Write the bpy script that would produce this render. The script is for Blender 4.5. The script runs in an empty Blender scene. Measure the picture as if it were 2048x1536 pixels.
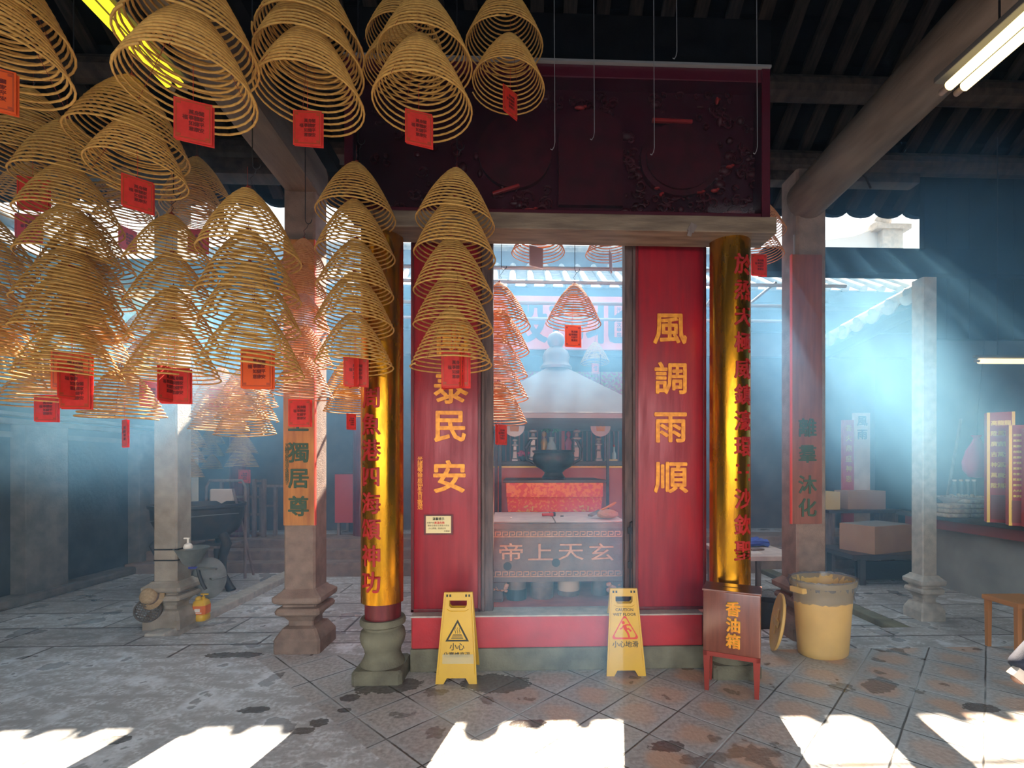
import bpy, bmesh, math, random
from mathutils import Vector, Matrix, Euler
random.seed(7)
S = bpy.context.scene
C = S.collection
R = math.radians
PI = math.pi

# ------------------------------------------------------------------ camera
F, PX, PY, TH, EYE = 969.0, 1075.0, 930.0, R(2.0), 1.5
cam_d = bpy.data.cameras.new('camera'); cam = bpy.data.objects.new('camera', cam_d); C.objects.link(cam)
cam.location = (0, 0, EYE); cam.rotation_euler = (R(90), 0, -TH)
cam_d.sensor_width = 36; cam_d.lens = 36 * F / 2048
cam_d.shift_x = (1024 - PX) / 2048; cam_d.shift_y = (PY - 768) / 2048
cam_d.clip_start = 0.02; cam_d.clip_end = 200
S.camera = cam
FWD = Vector((math.sin(TH), math.cos(TH), 0)); RGT = Vector((math.cos(TH), -math.sin(TH), 0)); UP = Vector((0, 0, 1))
EYEV = Vector((0, 0, EYE))
def ray(px, py): return FWD + RGT * ((px - PX) / F) + UP * ((PY - py) / F)
def atY(px, py, Y):
    d = ray(px, py); return EYEV + d * (Y / d.y)
def atZ(px, py, Z=0.0):
    d = ray(px, py); return EYEV + d * ((Z - EYE) / d.z)
def atD(px, py, D): return EYEV + ray(px, py) * D
def atX(px, py, X):
    d = ray(px, py); return EYEV + d * (X / d.x)

# ------------------------------------------------------------------ view, world, sun, haze settings
S.view_settings.view_transform = 'Standard'; S.view_settings.look = 'None'
S.view_settings.gamma = 1.0; S.view_settings.use_curve_mapping = False
S.view_settings.exposure = 0.6
S.cycles.max_bounces = 7; S.cycles.diffuse_bounces = 3; S.cycles.glossy_bounces = 3; S.cycles.transmission_bounces = 4
S.cycles.transparent_max_bounces = 8; S.cycles.volume_bounces = 1
S.cycles.volume_step_rate = 3.0; S.cycles.volume_max_steps = 96
S.cycles.use_denoising = True; S.cycles.sample_clamp_indirect = 6.0
S.cycles.caustics_reflective = False; S.cycles.caustics_refractive = False
S.cycles.use_adaptive_sampling = True; S.cycles.adaptive_threshold = 0.04
W = bpy.data.worlds.new('sky'); S.world = W; W.use_nodes = True
wn = W.node_tree.nodes; wl = W.node_tree.links
bgn = wn['Background']; bgn.inputs['Color'].default_value = (0.80, 0.90, 1.0, 1); bgn.inputs['Strength'].default_value = 1.6
sun_dir = (RGT * ((1240 - PX) / F) + UP * 0.95 + FWD).normalized()
sl = bpy.data.lights.new('sun', 'SUN'); sun = bpy.data.objects.new('sun', sl); C.objects.link(sun)
sl.energy = 30.0; sl.color = (1.0, 0.94, 0.83); sl.angle = R(0.6)
sun.rotation_euler = sun_dir.to_track_quat('Z', 'Y').to_euler(); sun.location = (1, 6, 8)

# added fill lamp behind the camera, standing in for daylight through the open front
al = bpy.data.lights.new('entrance_fill', 'AREA'); ao = bpy.data.objects.new('entrance_fill', al); C.objects.link(ao)
al.shape = 'RECTANGLE'; al.size = 7.0; al.size_y = 1.9; al.energy = 75; al.spread = R(100); al.color = (0.99, 0.97, 0.95)
ao.location = (0.3, -3.2, 2.3); ao.rotation_euler = (R(60), 0, 0)

# ------------------------------------------------------------------ materials
MATS = {}
def nt(name):
    m = bpy.data.materials.new(name); m.use_nodes = True
    t = m.node_tree; t.nodes.clear()
    out = t.nodes.new('ShaderNodeOutputMaterial')
    return m, t, out
def mat(name, col, rough=0.6, metal=0.0, col2=None, scale=8.0, detail=6.0, bump=0.0, bscale=None, stretch=(1, 1, 1),
        spec=0.4, lo=0.35, hi=0.65, trans=0.0, coat=0.0, emit=None, estr=0.0, rough2=None, alpha=1.0):
    if name in MATS: return MATS[name]
    m, t, out = nt(name); N = t.nodes.new; L = t.links.new
    b = N('ShaderNodeBsdfPrincipled')
    b.inputs['Base Color'].default_value = (*col, 1); b.inputs['Roughness'].default_value = rough
    b.inputs['Metallic'].default_value = metal; b.inputs['Specular IOR Level'].default_value = spec
    b.inputs['Coat Weight'].default_value = coat; b.inputs['Coat Roughness'].default_value = 0.15
    b.inputs['Alpha'].default_value = alpha
    if emit: b.inputs['Emission Color'].default_value = (*emit, 1); b.inputs['Emission Strength'].default_value = estr
    if col2 or bump or rough2 is not None:
        tc = N('ShaderNodeTexCoord'); mp = N('ShaderNodeMapping'); mp.inputs['Scale'].default_value = stretch
        L(tc.outputs['Object'], mp.inputs['Vector'])
        n = N('ShaderNodeTexNoise'); n.inputs['Scale'].default_value = scale; n.inputs['Detail'].default_value = detail
        L(mp.outputs['Vector'], n.inputs['Vector'])
        mr = N('ShaderNodeMapRange'); mr.inputs['From Min'].default_value = lo; mr.inputs['From Max'].default_value = hi
        L(n.outputs['Fac'], mr.inputs['Value'])
        if col2:
            mx = N('ShaderNodeMix'); mx.data_type = 'RGBA'
            mx.inputs['A'].default_value = (*col, 1); mx.inputs['B'].default_value = (*col2, 1)
            L(mr.outputs['Result'], mx.inputs['Factor']); L(mx.outputs['Result'], b.inputs['Base Color'])
        if rough2 is not None:
            r2 = N('ShaderNodeMapRange'); r2.inputs['To Min'].default_value = rough; r2.inputs['To Max'].default_value = rough2
            L(mr.outputs['Result'], r2.inputs['Value']); L(r2.outputs['Result'], b.inputs['Roughness'])
        if bump:
            n2 = N('ShaderNodeTexNoise'); n2.inputs['Scale'].default_value = bscale or scale * 6; n2.inputs['Detail'].default_value = 5
            L(mp.outputs['Vector'], n2.inputs['Vector'])
            bp = N('ShaderNodeBump'); bp.inputs['Strength'].default_value = bump; bp.inputs['Distance'].default_value = 0.01
            L(n2.outputs['Fac'], bp.inputs['Height']); L(bp.outputs['Normal'], b.inputs['Normal'])
    sh = b.outputs['BSDF']
    if trans:
        tr = N('ShaderNodeBsdfTranslucent'); tr.inputs['Color'].default_value = (*col, 1)
        ms = N('ShaderNodeMixShader'); ms.inputs['Fac'].default_value = trans
        L(sh, ms.inputs[1]); L(tr.outputs['BSDF'], ms.inputs[2]); sh = ms.outputs['Shader']
    L(sh, out.inputs['Surface']); MATS[name] = m
    return m

M = {}
M['coil'] = mat('incense_tan', (0.64, 0.355, 0.09), 0.7, col2=(0.48, 0.25, 0.06), scale=20, bump=0.3, bscale=150)
M['coil_red'] = mat('incense_rose', (0.62, 0.30, 0.14), 0.75, col2=(0.50, 0.20, 0.09), scale=20)
M['thread'] = mat('dark_red_thread', (0.25, 0.03, 0.02), 0.8)
M['wire'] = mat('dark_wire', (0.03, 0.03, 0.035), 0.5, 0.6)
M['card'] = mat('red_card', (0.80, 0.045, 0.03), 0.55, trans=0.25, col2=(0.68, 0.03, 0.02), scale=15)
M['card_ink'] = mat('card_ink', (0.16, 0.01, 0.005), 0.6)
M['card_gold'] = mat('card_gold', (0.85, 0.30, 0.05), 0.4, 0.2)
M['card_pale'] = mat('pale_card', (0.62, 0.55, 0.58), 0.6, trans=0.4)
M['red'] = mat('red_lacquer', (0.36, 0.010, 0.020), 0.32, col2=(0.24, 0.006, 0.016), scale=3, stretch=(6, 6, .7), bump=0.06, bscale=14, rough2=0.5, spec=0.5)
M['red_step'] = mat('red_painted_step', (0.50, 0.022, 0.030), 0.5, col2=(0.38, 0.02, 0.026), scale=5, bump=0.2, bscale=30)
M['red_dark'] = mat('dark_red_wood', (0.16, 0.012, 0.016), 0.4, col2=(0.09, 0.008, 0.010), scale=6, stretch=(6, 6, 1))
M['jamb'] = mat('worn_dark_jamb', (0.13, 0.075, 0.065), 0.55, col2=(0.06, 0.035, 0.035), scale=5, stretch=(8, 8, 1), bump=0.2)
M['gold'] = mat('gilt', (0.58, 0.25, 0.012), 0.20, 0.95, col2=(0.30, 0.12, 0.010), scale=7, stretch=(2.5, 2.5, .5), lo=.42, hi=.75, bump=0.06, bscale=30, rough2=0.36)
M['gold_ink'] = mat('gold_lettering', (0.85, 0.33, 0.025), 0.42, 0.25, col2=(0.62, 0.20, 0.02), scale=30)
M['red_ink'] = mat('red_lettering', (0.42, 0.015, 0.012), 0.5, col2=(0.30, 0.01, 0.01), scale=20)
M['green_ink'] = mat('green_lettering', (0.035, 0.075, 0.045), 0.6)
M['stone'] = mat('grey_stone', (0.36, 0.31, 0.25), 0.75, col2=(0.24, 0.20, 0.16), scale=6, bump=0.5, bscale=70)
M['stone_pink'] = mat('pinkish_granite', (0.27, 0.19, 0.15), 0.78, col2=(0.18, 0.125, 0.10), scale=9, bump=0.5, bscale=110)
M['stone_dk'] = mat('mossy_stone', (0.20, 0.19, 0.13), 0.8, col2=(0.11, 0.10, 0.07), scale=5, bump=0.5, bscale=60)
M['stone_lt'] = mat('pale_granite', (0.50, 0.46, 0.40), 0.75, col2=(0.36, 0.34, 0.31), scale=14, bump=0.4, bscale=120)
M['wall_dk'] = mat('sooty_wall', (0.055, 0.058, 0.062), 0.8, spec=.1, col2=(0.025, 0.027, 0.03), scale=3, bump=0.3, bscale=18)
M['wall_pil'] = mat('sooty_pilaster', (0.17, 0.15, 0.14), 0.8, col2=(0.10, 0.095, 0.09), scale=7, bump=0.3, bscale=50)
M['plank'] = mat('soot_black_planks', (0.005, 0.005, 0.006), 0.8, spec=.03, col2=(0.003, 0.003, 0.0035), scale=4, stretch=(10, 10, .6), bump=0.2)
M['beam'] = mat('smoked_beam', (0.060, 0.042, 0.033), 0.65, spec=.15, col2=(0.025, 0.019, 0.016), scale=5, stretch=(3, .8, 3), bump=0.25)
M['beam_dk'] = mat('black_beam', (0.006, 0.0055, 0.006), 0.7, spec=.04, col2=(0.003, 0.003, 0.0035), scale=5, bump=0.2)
M['log'] = mat('smoked_log', (0.15, 0.11, 0.085), 0.65, spec=.2, col2=(0.09, 0.066, 0.052), scale=4, stretch=(3, .6, 3), bump=0.2)
M['fixture'] = mat('dusty_fixture', (0.10, 0.095, 0.09), 0.6)
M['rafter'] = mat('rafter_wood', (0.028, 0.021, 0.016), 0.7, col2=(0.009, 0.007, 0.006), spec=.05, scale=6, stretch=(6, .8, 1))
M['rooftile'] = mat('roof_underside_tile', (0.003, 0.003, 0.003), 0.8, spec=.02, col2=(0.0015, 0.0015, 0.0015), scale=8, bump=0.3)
M['tile_out'] = mat('weathered_roof_tile', (0.30, 0.27, 0.22), 0.8, col2=(0.18, 0.17, 0.15), scale=10)
M['lintel'] = mat('weathered_lintel', (0.22, 0.155, 0.105), 0.6, col2=(0.12, 0.08, 0.055), scale=5, stretch=(.7, 5, 5), bump=0.2)
M['plaque_wood'] = mat('orange_brown_board', (0.50, 0.20, 0.045), 0.5, col2=(0.30, 0.10, 0.025), scale=4, stretch=(5, 5, .6))
M['plaque_red'] = mat('red_brown_board', (0.25, 0.085, 0.055), 0.5, col2=(0.17, 0.055, 0.038), scale=4, stretch=(5, 5, .6))
M['edge_red'] = mat('vermilion_edge', (0.75, 0.08, 0.05), 0.5)
M['yellow'] = mat('yellow_plastic', (0.70, 0.41, 0.010), 0.42, col2=(0.60, 0.34, 0.012), scale=4, spec=0.5)
M['black'] = mat('black_print', (0.03, 0.028, 0.015), 0.6)
M['sign_red'] = mat('red_print', (0.70, 0.05, 0.03), 0.5)
M['box_wood'] = mat('varnished_brown_wood', (0.20, 0.060, 0.035), 0.28, col2=(0.13, 0.035, 0.022), scale=4, stretch=(8, 8, .8), spec=0.6, coat=0.3)
M['box_red'] = mat('red_brown_frame', (0.26, 0.035, 0.025), 0.4)
M['cream'] = mat('cream_plastic', (0.72, 0.47, 0.16), 0.42, col2=(0.62, 0.40, 0.14), scale=5, trans=0.1)
M['bag'] = None
M['cloth_red'] = mat('red_brocade', (0.62, 0.06, 0.04), 0.65, col2=(0.70, 0.25, 0.06), scale=38, lo=.52, hi=.62)
M['cloth_red2'] = mat('plain_red_cloth', (0.45, 0.04, 0.04), 0.7)
M['cloth_pale'] = mat('dusty_cloth', (0.62, 0.53, 0.47), 0.8, col2=(0.5, 0.42, 0.38), scale=7)
M['bronze'] = mat('dark_bronze', (0.045, 0.042, 0.045), 0.35, 0.75, col2=(0.02, 0.02, 0.022), scale=18)
M['pewter'] = mat('pewter', (0.42, 0.36, 0.33), 0.4, 0.7)
M['canopy'] = mat('canopy_sheet', (0.27, 0.22, 0.20), 0.55, 0.1, col2=(0.21, 0.16, 0.145), scale=2)
M['finial'] = mat('copper_finial', (0.20, 0.15, 0.14), 0.4, 0.4)
M['tablestone'] = mat('carved_grey_stone', (0.22, 0.15, 0.13), 0.75, col2=(0.13, 0.095, 0.09), scale=5, bump=0.4, bscale=40)
M['carve'] = mat('carved_gilt_relief', (0.62, 0.32, 0.20), 0.7, col2=(0.48, 0.22, 0.14), scale=30)
M['bucket'] = mat('rusty_tin', (0.26, 0.17, 0.13), 0.6, 0.3, col2=(0.14, 0.09, 0.08), scale=9)
M['bucket_lt'] = mat('faded_tin_label', (0.52, 0.36, 0.26), 0.6)
M['bucket_bk'] = mat('black_band', (0.03, 0.035, 0.04), 0.5)
M['floor_red'] = mat('red_earthen_floor', (0.55, 0.16, 0.11), 0.8, spec=.1, col2=(0.42, 0.12, 0.09), scale=7)
M['orange'] = mat('orange_peel', (0.85, 0.35, 0.03), 0.5)
M['leaf'] = mat('green_leaves', (0.10, 0.30, 0.09), 0.6, trans=0.3)
M['vase'] = mat('celadon_glaze', (0.40, 0.52, 0.50), 0.2, coat=0.4)
M['pinkpaper'] = mat('pink_paper', (0.75, 0.12, 0.30), 0.6, trans=0.2)
M['iron'] = mat('cast_iron', (0.035, 0.040, 0.043), 0.55, 0.4, col2=(0.06, 0.05, 0.045), scale=9)
M['ash'] = mat('ash', (0.45, 0.43, 0.42), 0.9)
M['greywood'] = mat('smoked_grey_wood', (0.24, 0.18, 0.16), 0.7, col2=(0.15, 0.11, 0.10), scale=6, stretch=(4, 4, 1))
M['steel'] = mat('galvanised_steel', (0.17, 0.18, 0.18), 0.5, 0.2, col2=(0.12, 0.13, 0.13), scale=12)
M['straw'] = mat('straw', (0.42, 0.29, 0.16), 0.8, col2=(0.30, 0.20, 0.10), scale=60)
M['darkbasket'] = mat('dark_wicker', (0.09, 0.075, 0.065), 0.8)
M['white'] = mat('white_plastic', (0.78, 0.72, 0.64), 0.35)
M['blue'] = mat('blue_plastic', (0.05, 0.06, 0.30), 0.4)
M['bottle'] = mat('yellow_bottle', (0.75, 0.45, 0.03), 0.35, trans=0.1)
M['label_or'] = mat('orange_label', (0.72, 0.16, 0.03), 0.5)
M['sink'] = mat('stained_sink', (0.15, 0.16, 0.15), 0.5, col2=(0.09, 0.10, 0.10), scale=8)
M['cardboard'] = mat('cardboard', (0.42, 0.25, 0.15), 0.75, col2=(0.36, 0.20, 0.12), scale=3)
M['paper_y'] = mat('yellow_paper', (0.62, 0.48, 0.20), 0.7)
M['paper'] = mat('pale_paper', (0.60, 0.50, 0.34), 0.7)
M['bundle'] = mat('paper_bundle', (0.46, 0.36, 0.25), 0.8, col2=(0.30, 0.22, 0.18), scale=26)
M['bagpink'] = mat('pink_plastic_bag', (0.62, 0.06, 0.22), 0.4, trans=0.3)
M['countertop'] = mat('dark_counter', (0.045, 0.035, 0.035), 0.4)
M['counterred'] = mat('red_counter_trim', (0.26, 0.055, 0.055), 0.5)
M['plaster'] = mat('dingy_plaster', (0.30, 0.30, 0.29), 0.8, col2=(0.22, 0.22, 0.22), scale=3)
M['gift'] = mat('red_gift_box', (0.50, 0.04, 0.05), 0.4)
M['giftgold'] = mat('gold_foil', (0.75, 0.48, 0.08), 0.35, 0.3)
M['glassjar'] = mat('jar_glass', (0.12, 0.14, 0.14), 0.1)
M['jean'] = mat('dark_denim', (0.018, 0.026, 0.055), 0.8, bump=0.2, bscale=200, col2=(0.028, 0.036, 0.07), scale=40)
M['shirt'] = mat('grey_shirt', (0.25, 0.25, 0.27), 0.8)
M['skin'] = mat('skin', (0.55, 0.33, 0.24), 0.5)
M['hair'] = mat('black_hair', (0.02, 0.015, 0.012), 0.5)
M['orangewood'] = mat('orange_wood', (0.50, 0.20, 0.06), 0.45)
M['bluecloth'] = mat('blue_tarp', (0.06, 0.10, 0.42), 0.6)
M['plaque_pink'] = mat('rose_signboard', (0.72, 0.17, 0.13), 0.55, col2=(0.62, 0.12, 0.10), scale=3)
M['dkblue_ink'] = mat('dark_lettering', (0.05, 0.05, 0.09), 0.5)
M['rear_wall'] = mat('rear_hall_front', (0.10, 0.085, 0.085), 0.8, col2=(0.06, 0.05, 0.055), scale=4)
M['frieze'] = mat('painted_frieze', (0.42, 0.10, 0.16), 0.7, col2=(0.30, 0.30, 0.14), scale=26, lo=.45, hi=.6)
M['pipe'] = mat('grey_pipe', (0.34, 0.33, 0.34), 0.45, 0.5)
M['caseback'] = mat('maroon_board', (0.055, 0.003, 0.010), 0.35, col2=(0.03, 0.002, 0.007), scale=2)
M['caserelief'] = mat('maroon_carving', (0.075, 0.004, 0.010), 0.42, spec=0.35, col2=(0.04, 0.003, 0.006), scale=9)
M['glint'] = mat('vermilion_glint', (0.34, 0.018, 0.016), 0.35)  # red glints of the carving, put into the colour
def emis(name, col, s):
    m, t, out = nt(name); e = t.nodes.new('ShaderNodeEmission'); e.inputs['Color'].default_value = (*col, 1); e.inputs['Strength'].default_value = s
    t.links.new(e.outputs['Emission'], out.inputs['Surface']); return m
M['tube_y'] = emis('yellow_tube', (1.0, 0.80, 0.03), 1.15)
M['tube_w'] = emis('warm_tube', (1.0, 0.78, 0.35), 2.2)
def mixglass(name, col, fac, rough=0.03, tint=(1, 1, 1)):
    m, t, out = nt(name); N = t.nodes.new; L = t.links.new
    tr = N('ShaderNodeBsdfTransparent'); tr.inputs['Color'].default_value = (*tint, 1)
    g = N('ShaderNodeBsdfPrincipled'); g.inputs['Base Color'].default_value = (*col, 1); g.inputs['Roughness'].default_value = rough
    ms = N('ShaderNodeMixShader'); ms.inputs['Fac'].default_value = fac
    L(tr.outputs[0], ms.inputs[1]); L(g.outputs[0], ms.inputs[2]); L(ms.outputs[0], out.inputs['Surface']); return m
M['bag'] = mixglass('clear_bin_bag', (0.30, 0.31, 0.33), 0.34, 0.08, (0.80, 0.82, 0.85))
M['glass'] = mixglass('case_glass', (0.02, 0.02, 0.025), 0.10, 0.05)

# floor shaders -----------------------------------------------------
def floor_mat(name, tiled):
    m, t, out = nt(name); N = t.nodes.new; L = t.links.new
    def math_(op, a, b=None, c=None):
        n = N('ShaderNodeMath'); n.operation = op
        for i, v in enumerate((a, b, c)):
            if v is None: continue
            if isinstance(v, (int, float)): n.inputs[i].default_value = v
            else: L(v, n.inputs[i])
        return n.outputs[0]
    def mixc(f, a, b):
        n = N('ShaderNodeMix'); n.data_type = 'RGBA'
        if isinstance(f, (int, float)): n.inputs['Factor'].default_value = f
        else: L(f, n.inputs['Factor'])
        for k, v in (('A', a), ('B', b)):
            if isinstance(v, tuple): n.inputs[k].default_value = (*v, 1)
            else: L(v, n.inputs[k])
        return n.outputs['Result']
    def noise(vec, s, d=5, stretch=None):
        if stretch:
            mp = N('ShaderNodeMapping'); mp.inputs['Scale'].default_value = stretch; L(vec, mp.inputs['Vector']); vec = mp.outputs['Vector']
        n = N('ShaderNodeTexNoise'); n.inputs['Scale'].default_value = s; n.inputs['Detail'].default_value = d
        L(vec, n.inputs['Vector']); return n.outputs['Fac']
    def step(v, lo, hi):
        n = N('ShaderNodeMapRange'); n.interpolation_type = 'SMOOTHSTEP'; n.inputs['From Min'].default_value = lo; n.inputs['From Max'].default_value = hi
        L(v, n.inputs['Value']); return n.outputs['Result']
    tc = N('ShaderNodeTexCoord'); P = tc.outputs['Object']
    sx = N('ShaderNodeSeparateXYZ'); L(P, sx.inputs[0]); X, Y = sx.outputs[0], sx.outputs[1]
    n1 = noise(P, 3.0, 8); n2 = noise(P, 38, 8); n3 = noise(P, 1.3, 4); nst = noise(P, 6, 6, (1, 2.2, 1))
    b = N('ShaderNodeBsdfPrincipled'); b.inputs['Specular IOR Level'].default_value = 0.5
    concrete = mixc(step(n2, .35, .68), (0.40, 0.40, 0.40), (0.72, 0.75, 0.77))
    concrete = mixc(step(nst, .40, .62), concrete, (0.38, 0.38, 0.38))
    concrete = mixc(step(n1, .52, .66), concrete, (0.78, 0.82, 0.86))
    if tiled:
        s = 0.342
        u = math_('DIVIDE', math_('ADD', math_('MULTIPLY', math_('ADD', X, Y), .7071), -0.008), s)
        v = math_('DIVIDE', math_('ADD', math_('MULTIPLY', math_('SUBTRACT', X, Y), .7071), 0.02), s)
        un = math_('ADD', u, math_('MULTIPLY', math_('SUBTRACT', n2, .5), .02)); vn = math_('ADD', v, math_('MULTIPLY', math_('SUBTRACT', n1, .5), .03))
        fu = math_('ABSOLUTE', math_('SUBTRACT', math_('FRACT', un), .5)); fv = math_('ABSOLUTE', math_('SUBTRACT', math_('FRACT', vn), .5))
        edge = math_('MAXIMUM', fu, fv)
        gap = step(edge, .478, .494)
        r = math_('SQRT', math_('ADD', math_('MULTIPLY', fu, fu), math_('MULTIPLY', fv, fv)))
        cid = N('ShaderNodeCombineXYZ'); L(math_('FLOOR', un), cid.inputs[0]); L(math_('FLOOR', vn), cid.inputs[1])
        wn_ = N('ShaderNodeTexWhiteNoise'); L(cid.outputs[0], wn_.inputs['Vector']); rnd = wn_.outputs['Value']
        tile = mixc(step(n2, .3, .7), (0.31, 0.29, 0.275), (0.52, 0.50, 0.485))
        worn = math_('MULTIPLY', step(math_('SUBTRACT', math_('ADD', .42, math_('MULTIPLY', math_('SUBTRACT', n1, .5), .9)), r), 0, .22), step(X, -0.9, 1.0))
        worn = math_('MULTIPLY', worn, math_('ADD', .25, math_('MULTIPLY', rnd, .75)))
        tile = mixc(worn, tile, (0.60, 0.37, 0.25))
        tile = mixc(math_('MULTIPLY', step(edge, .36, .47), .55), tile, (0.44, 0.47, 0.49))
        tile = mixc(math_('MULTIPLY', math_('SUBTRACT', rnd, .3), .35), tile, (0.15, 0.13, 0.12))
        gapc = mixc(step(n3, .45, .6), (0.045, 0.038, 0.034), (0.36, 0.37, 0.37))
        tile = mixc(gap, tile, gapc)
        # diagonal border between worn slab floor and square tiles
        m_t = step(math_('ADD', X, Y), 1.775, 1.79)
        joint = math_('MULTIPLY', step(math_('ABSOLUTE', math_('SUBTRACT', math_('ADD', X, Y), 1.80)), .02, .008), 1)
        col = mixc(m_t, concrete, tile)
        h = math_('SUBTRACT', n2, math_('MULTIPLY', math_('MULTIPLY', gap, m_t), 1.5))
    else:
        br = N('ShaderNodeTexBrick'); br.inputs['Scale'].default_value = 1.0; br.inputs['Brick Width'].default_value = 1.1; br.inputs['Row Height'].default_value = .46
        br.inputs['Mortar Size'].default_value = .012; br.inputs['Color1'].default_value = (1, 1, 1, 1); br.inputs['Color2'].default_value = (.75, .72, .70, 1); br.inputs['Mortar'].default_value = (.22, .2, .2, 1)
        L(P, br.inputs['Vector'])
        mm = N('ShaderNodeMix'); mm.data_type = 'RGBA'; mm.blend_type = 'MULTIPLY'; mm.inputs['Factor'].default_value = 1
        L(concrete, mm.inputs['A']); L(br.outputs['Color'], mm.inputs['B']); col = mm.outputs['Result']
        h = n2
    # wet stains: broad random ones, plus the puddles in front of the gate
    wet = math_('MULTIPLY', step(math_('ADD', n1, math_('MULTIPLY', n3, .35)), .78, .81), .7)
    def blob(cx, cy, rx, ry):
        a = math_('DIVIDE', math_('SUBTRACT', X, cx), rx); c = math_('DIVIDE', math_('SUBTRACT', Y, cy), ry)
        d = math_('SQRT', math_('ADD', math_('MULTIPLY', a, a), math_('MULTIPLY', c, c)))
        d = math_('ADD', d, math_('ADD', math_('MULTIPLY', math_('SUBTRACT', n1, .5), 2.2), math_('MULTIPLY', math_('SUBTRACT', n2, .5), .7)))
        return step(d, 1.0, .90)
    blobs = [(atZ(775, 1372), .22, .12), (atZ(990, 1368), .28, .14), (atZ(640, 1445), .06, .05), (atZ(600, 1462), .08, .04), (atZ(1335, 1492), .10, .06),
             (atZ(505, 1420), .10, .04), (atZ(235, 1480), .09, .05), (atZ(470, 1310), .20, .06), (atZ(1965, 1415), .11, .06), (atZ(690, 1420), .04, .03), (atZ(700, 1395), .05, .04), (atZ(1065, 1447), .10, .04)]
    for p, rx, ry in blobs: wet = math_('MAXIMUM', wet, blob(p.x, p.y, rx, ry))
    col = mixc(math_('MULTIPLY', wet, .72), col, (0.04, 0.033, 0.028))
    L(col, b.inputs['Base Color'])
    rg = N('ShaderNodeMapRange'); rg.inputs['To Min'].default_value = .40; rg.inputs['To Max'].default_value = .14; L(wet, rg.inputs['Value'])
    L(math_('SUBTRACT', rg.outputs['Result'], math_('MULTIPLY', math_('SUBTRACT', n3, .5), .35)), b.inputs['Roughness'])
    bp = N('ShaderNodeBump'); bp.inputs['Strength'].default_value = .35; bp.inputs['Distance'].default_value = .01
    L(h, bp.inputs['Height']); L(bp.outputs['Normal'], b.inputs['Normal'])
    L(b.outputs[0], out.inputs['Surface']); return m
M['floor_tile'] = floor_mat('worn_hall_paving', True)
M['floor_slab'] = floor_mat('courtyard_slabs', False)

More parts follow.
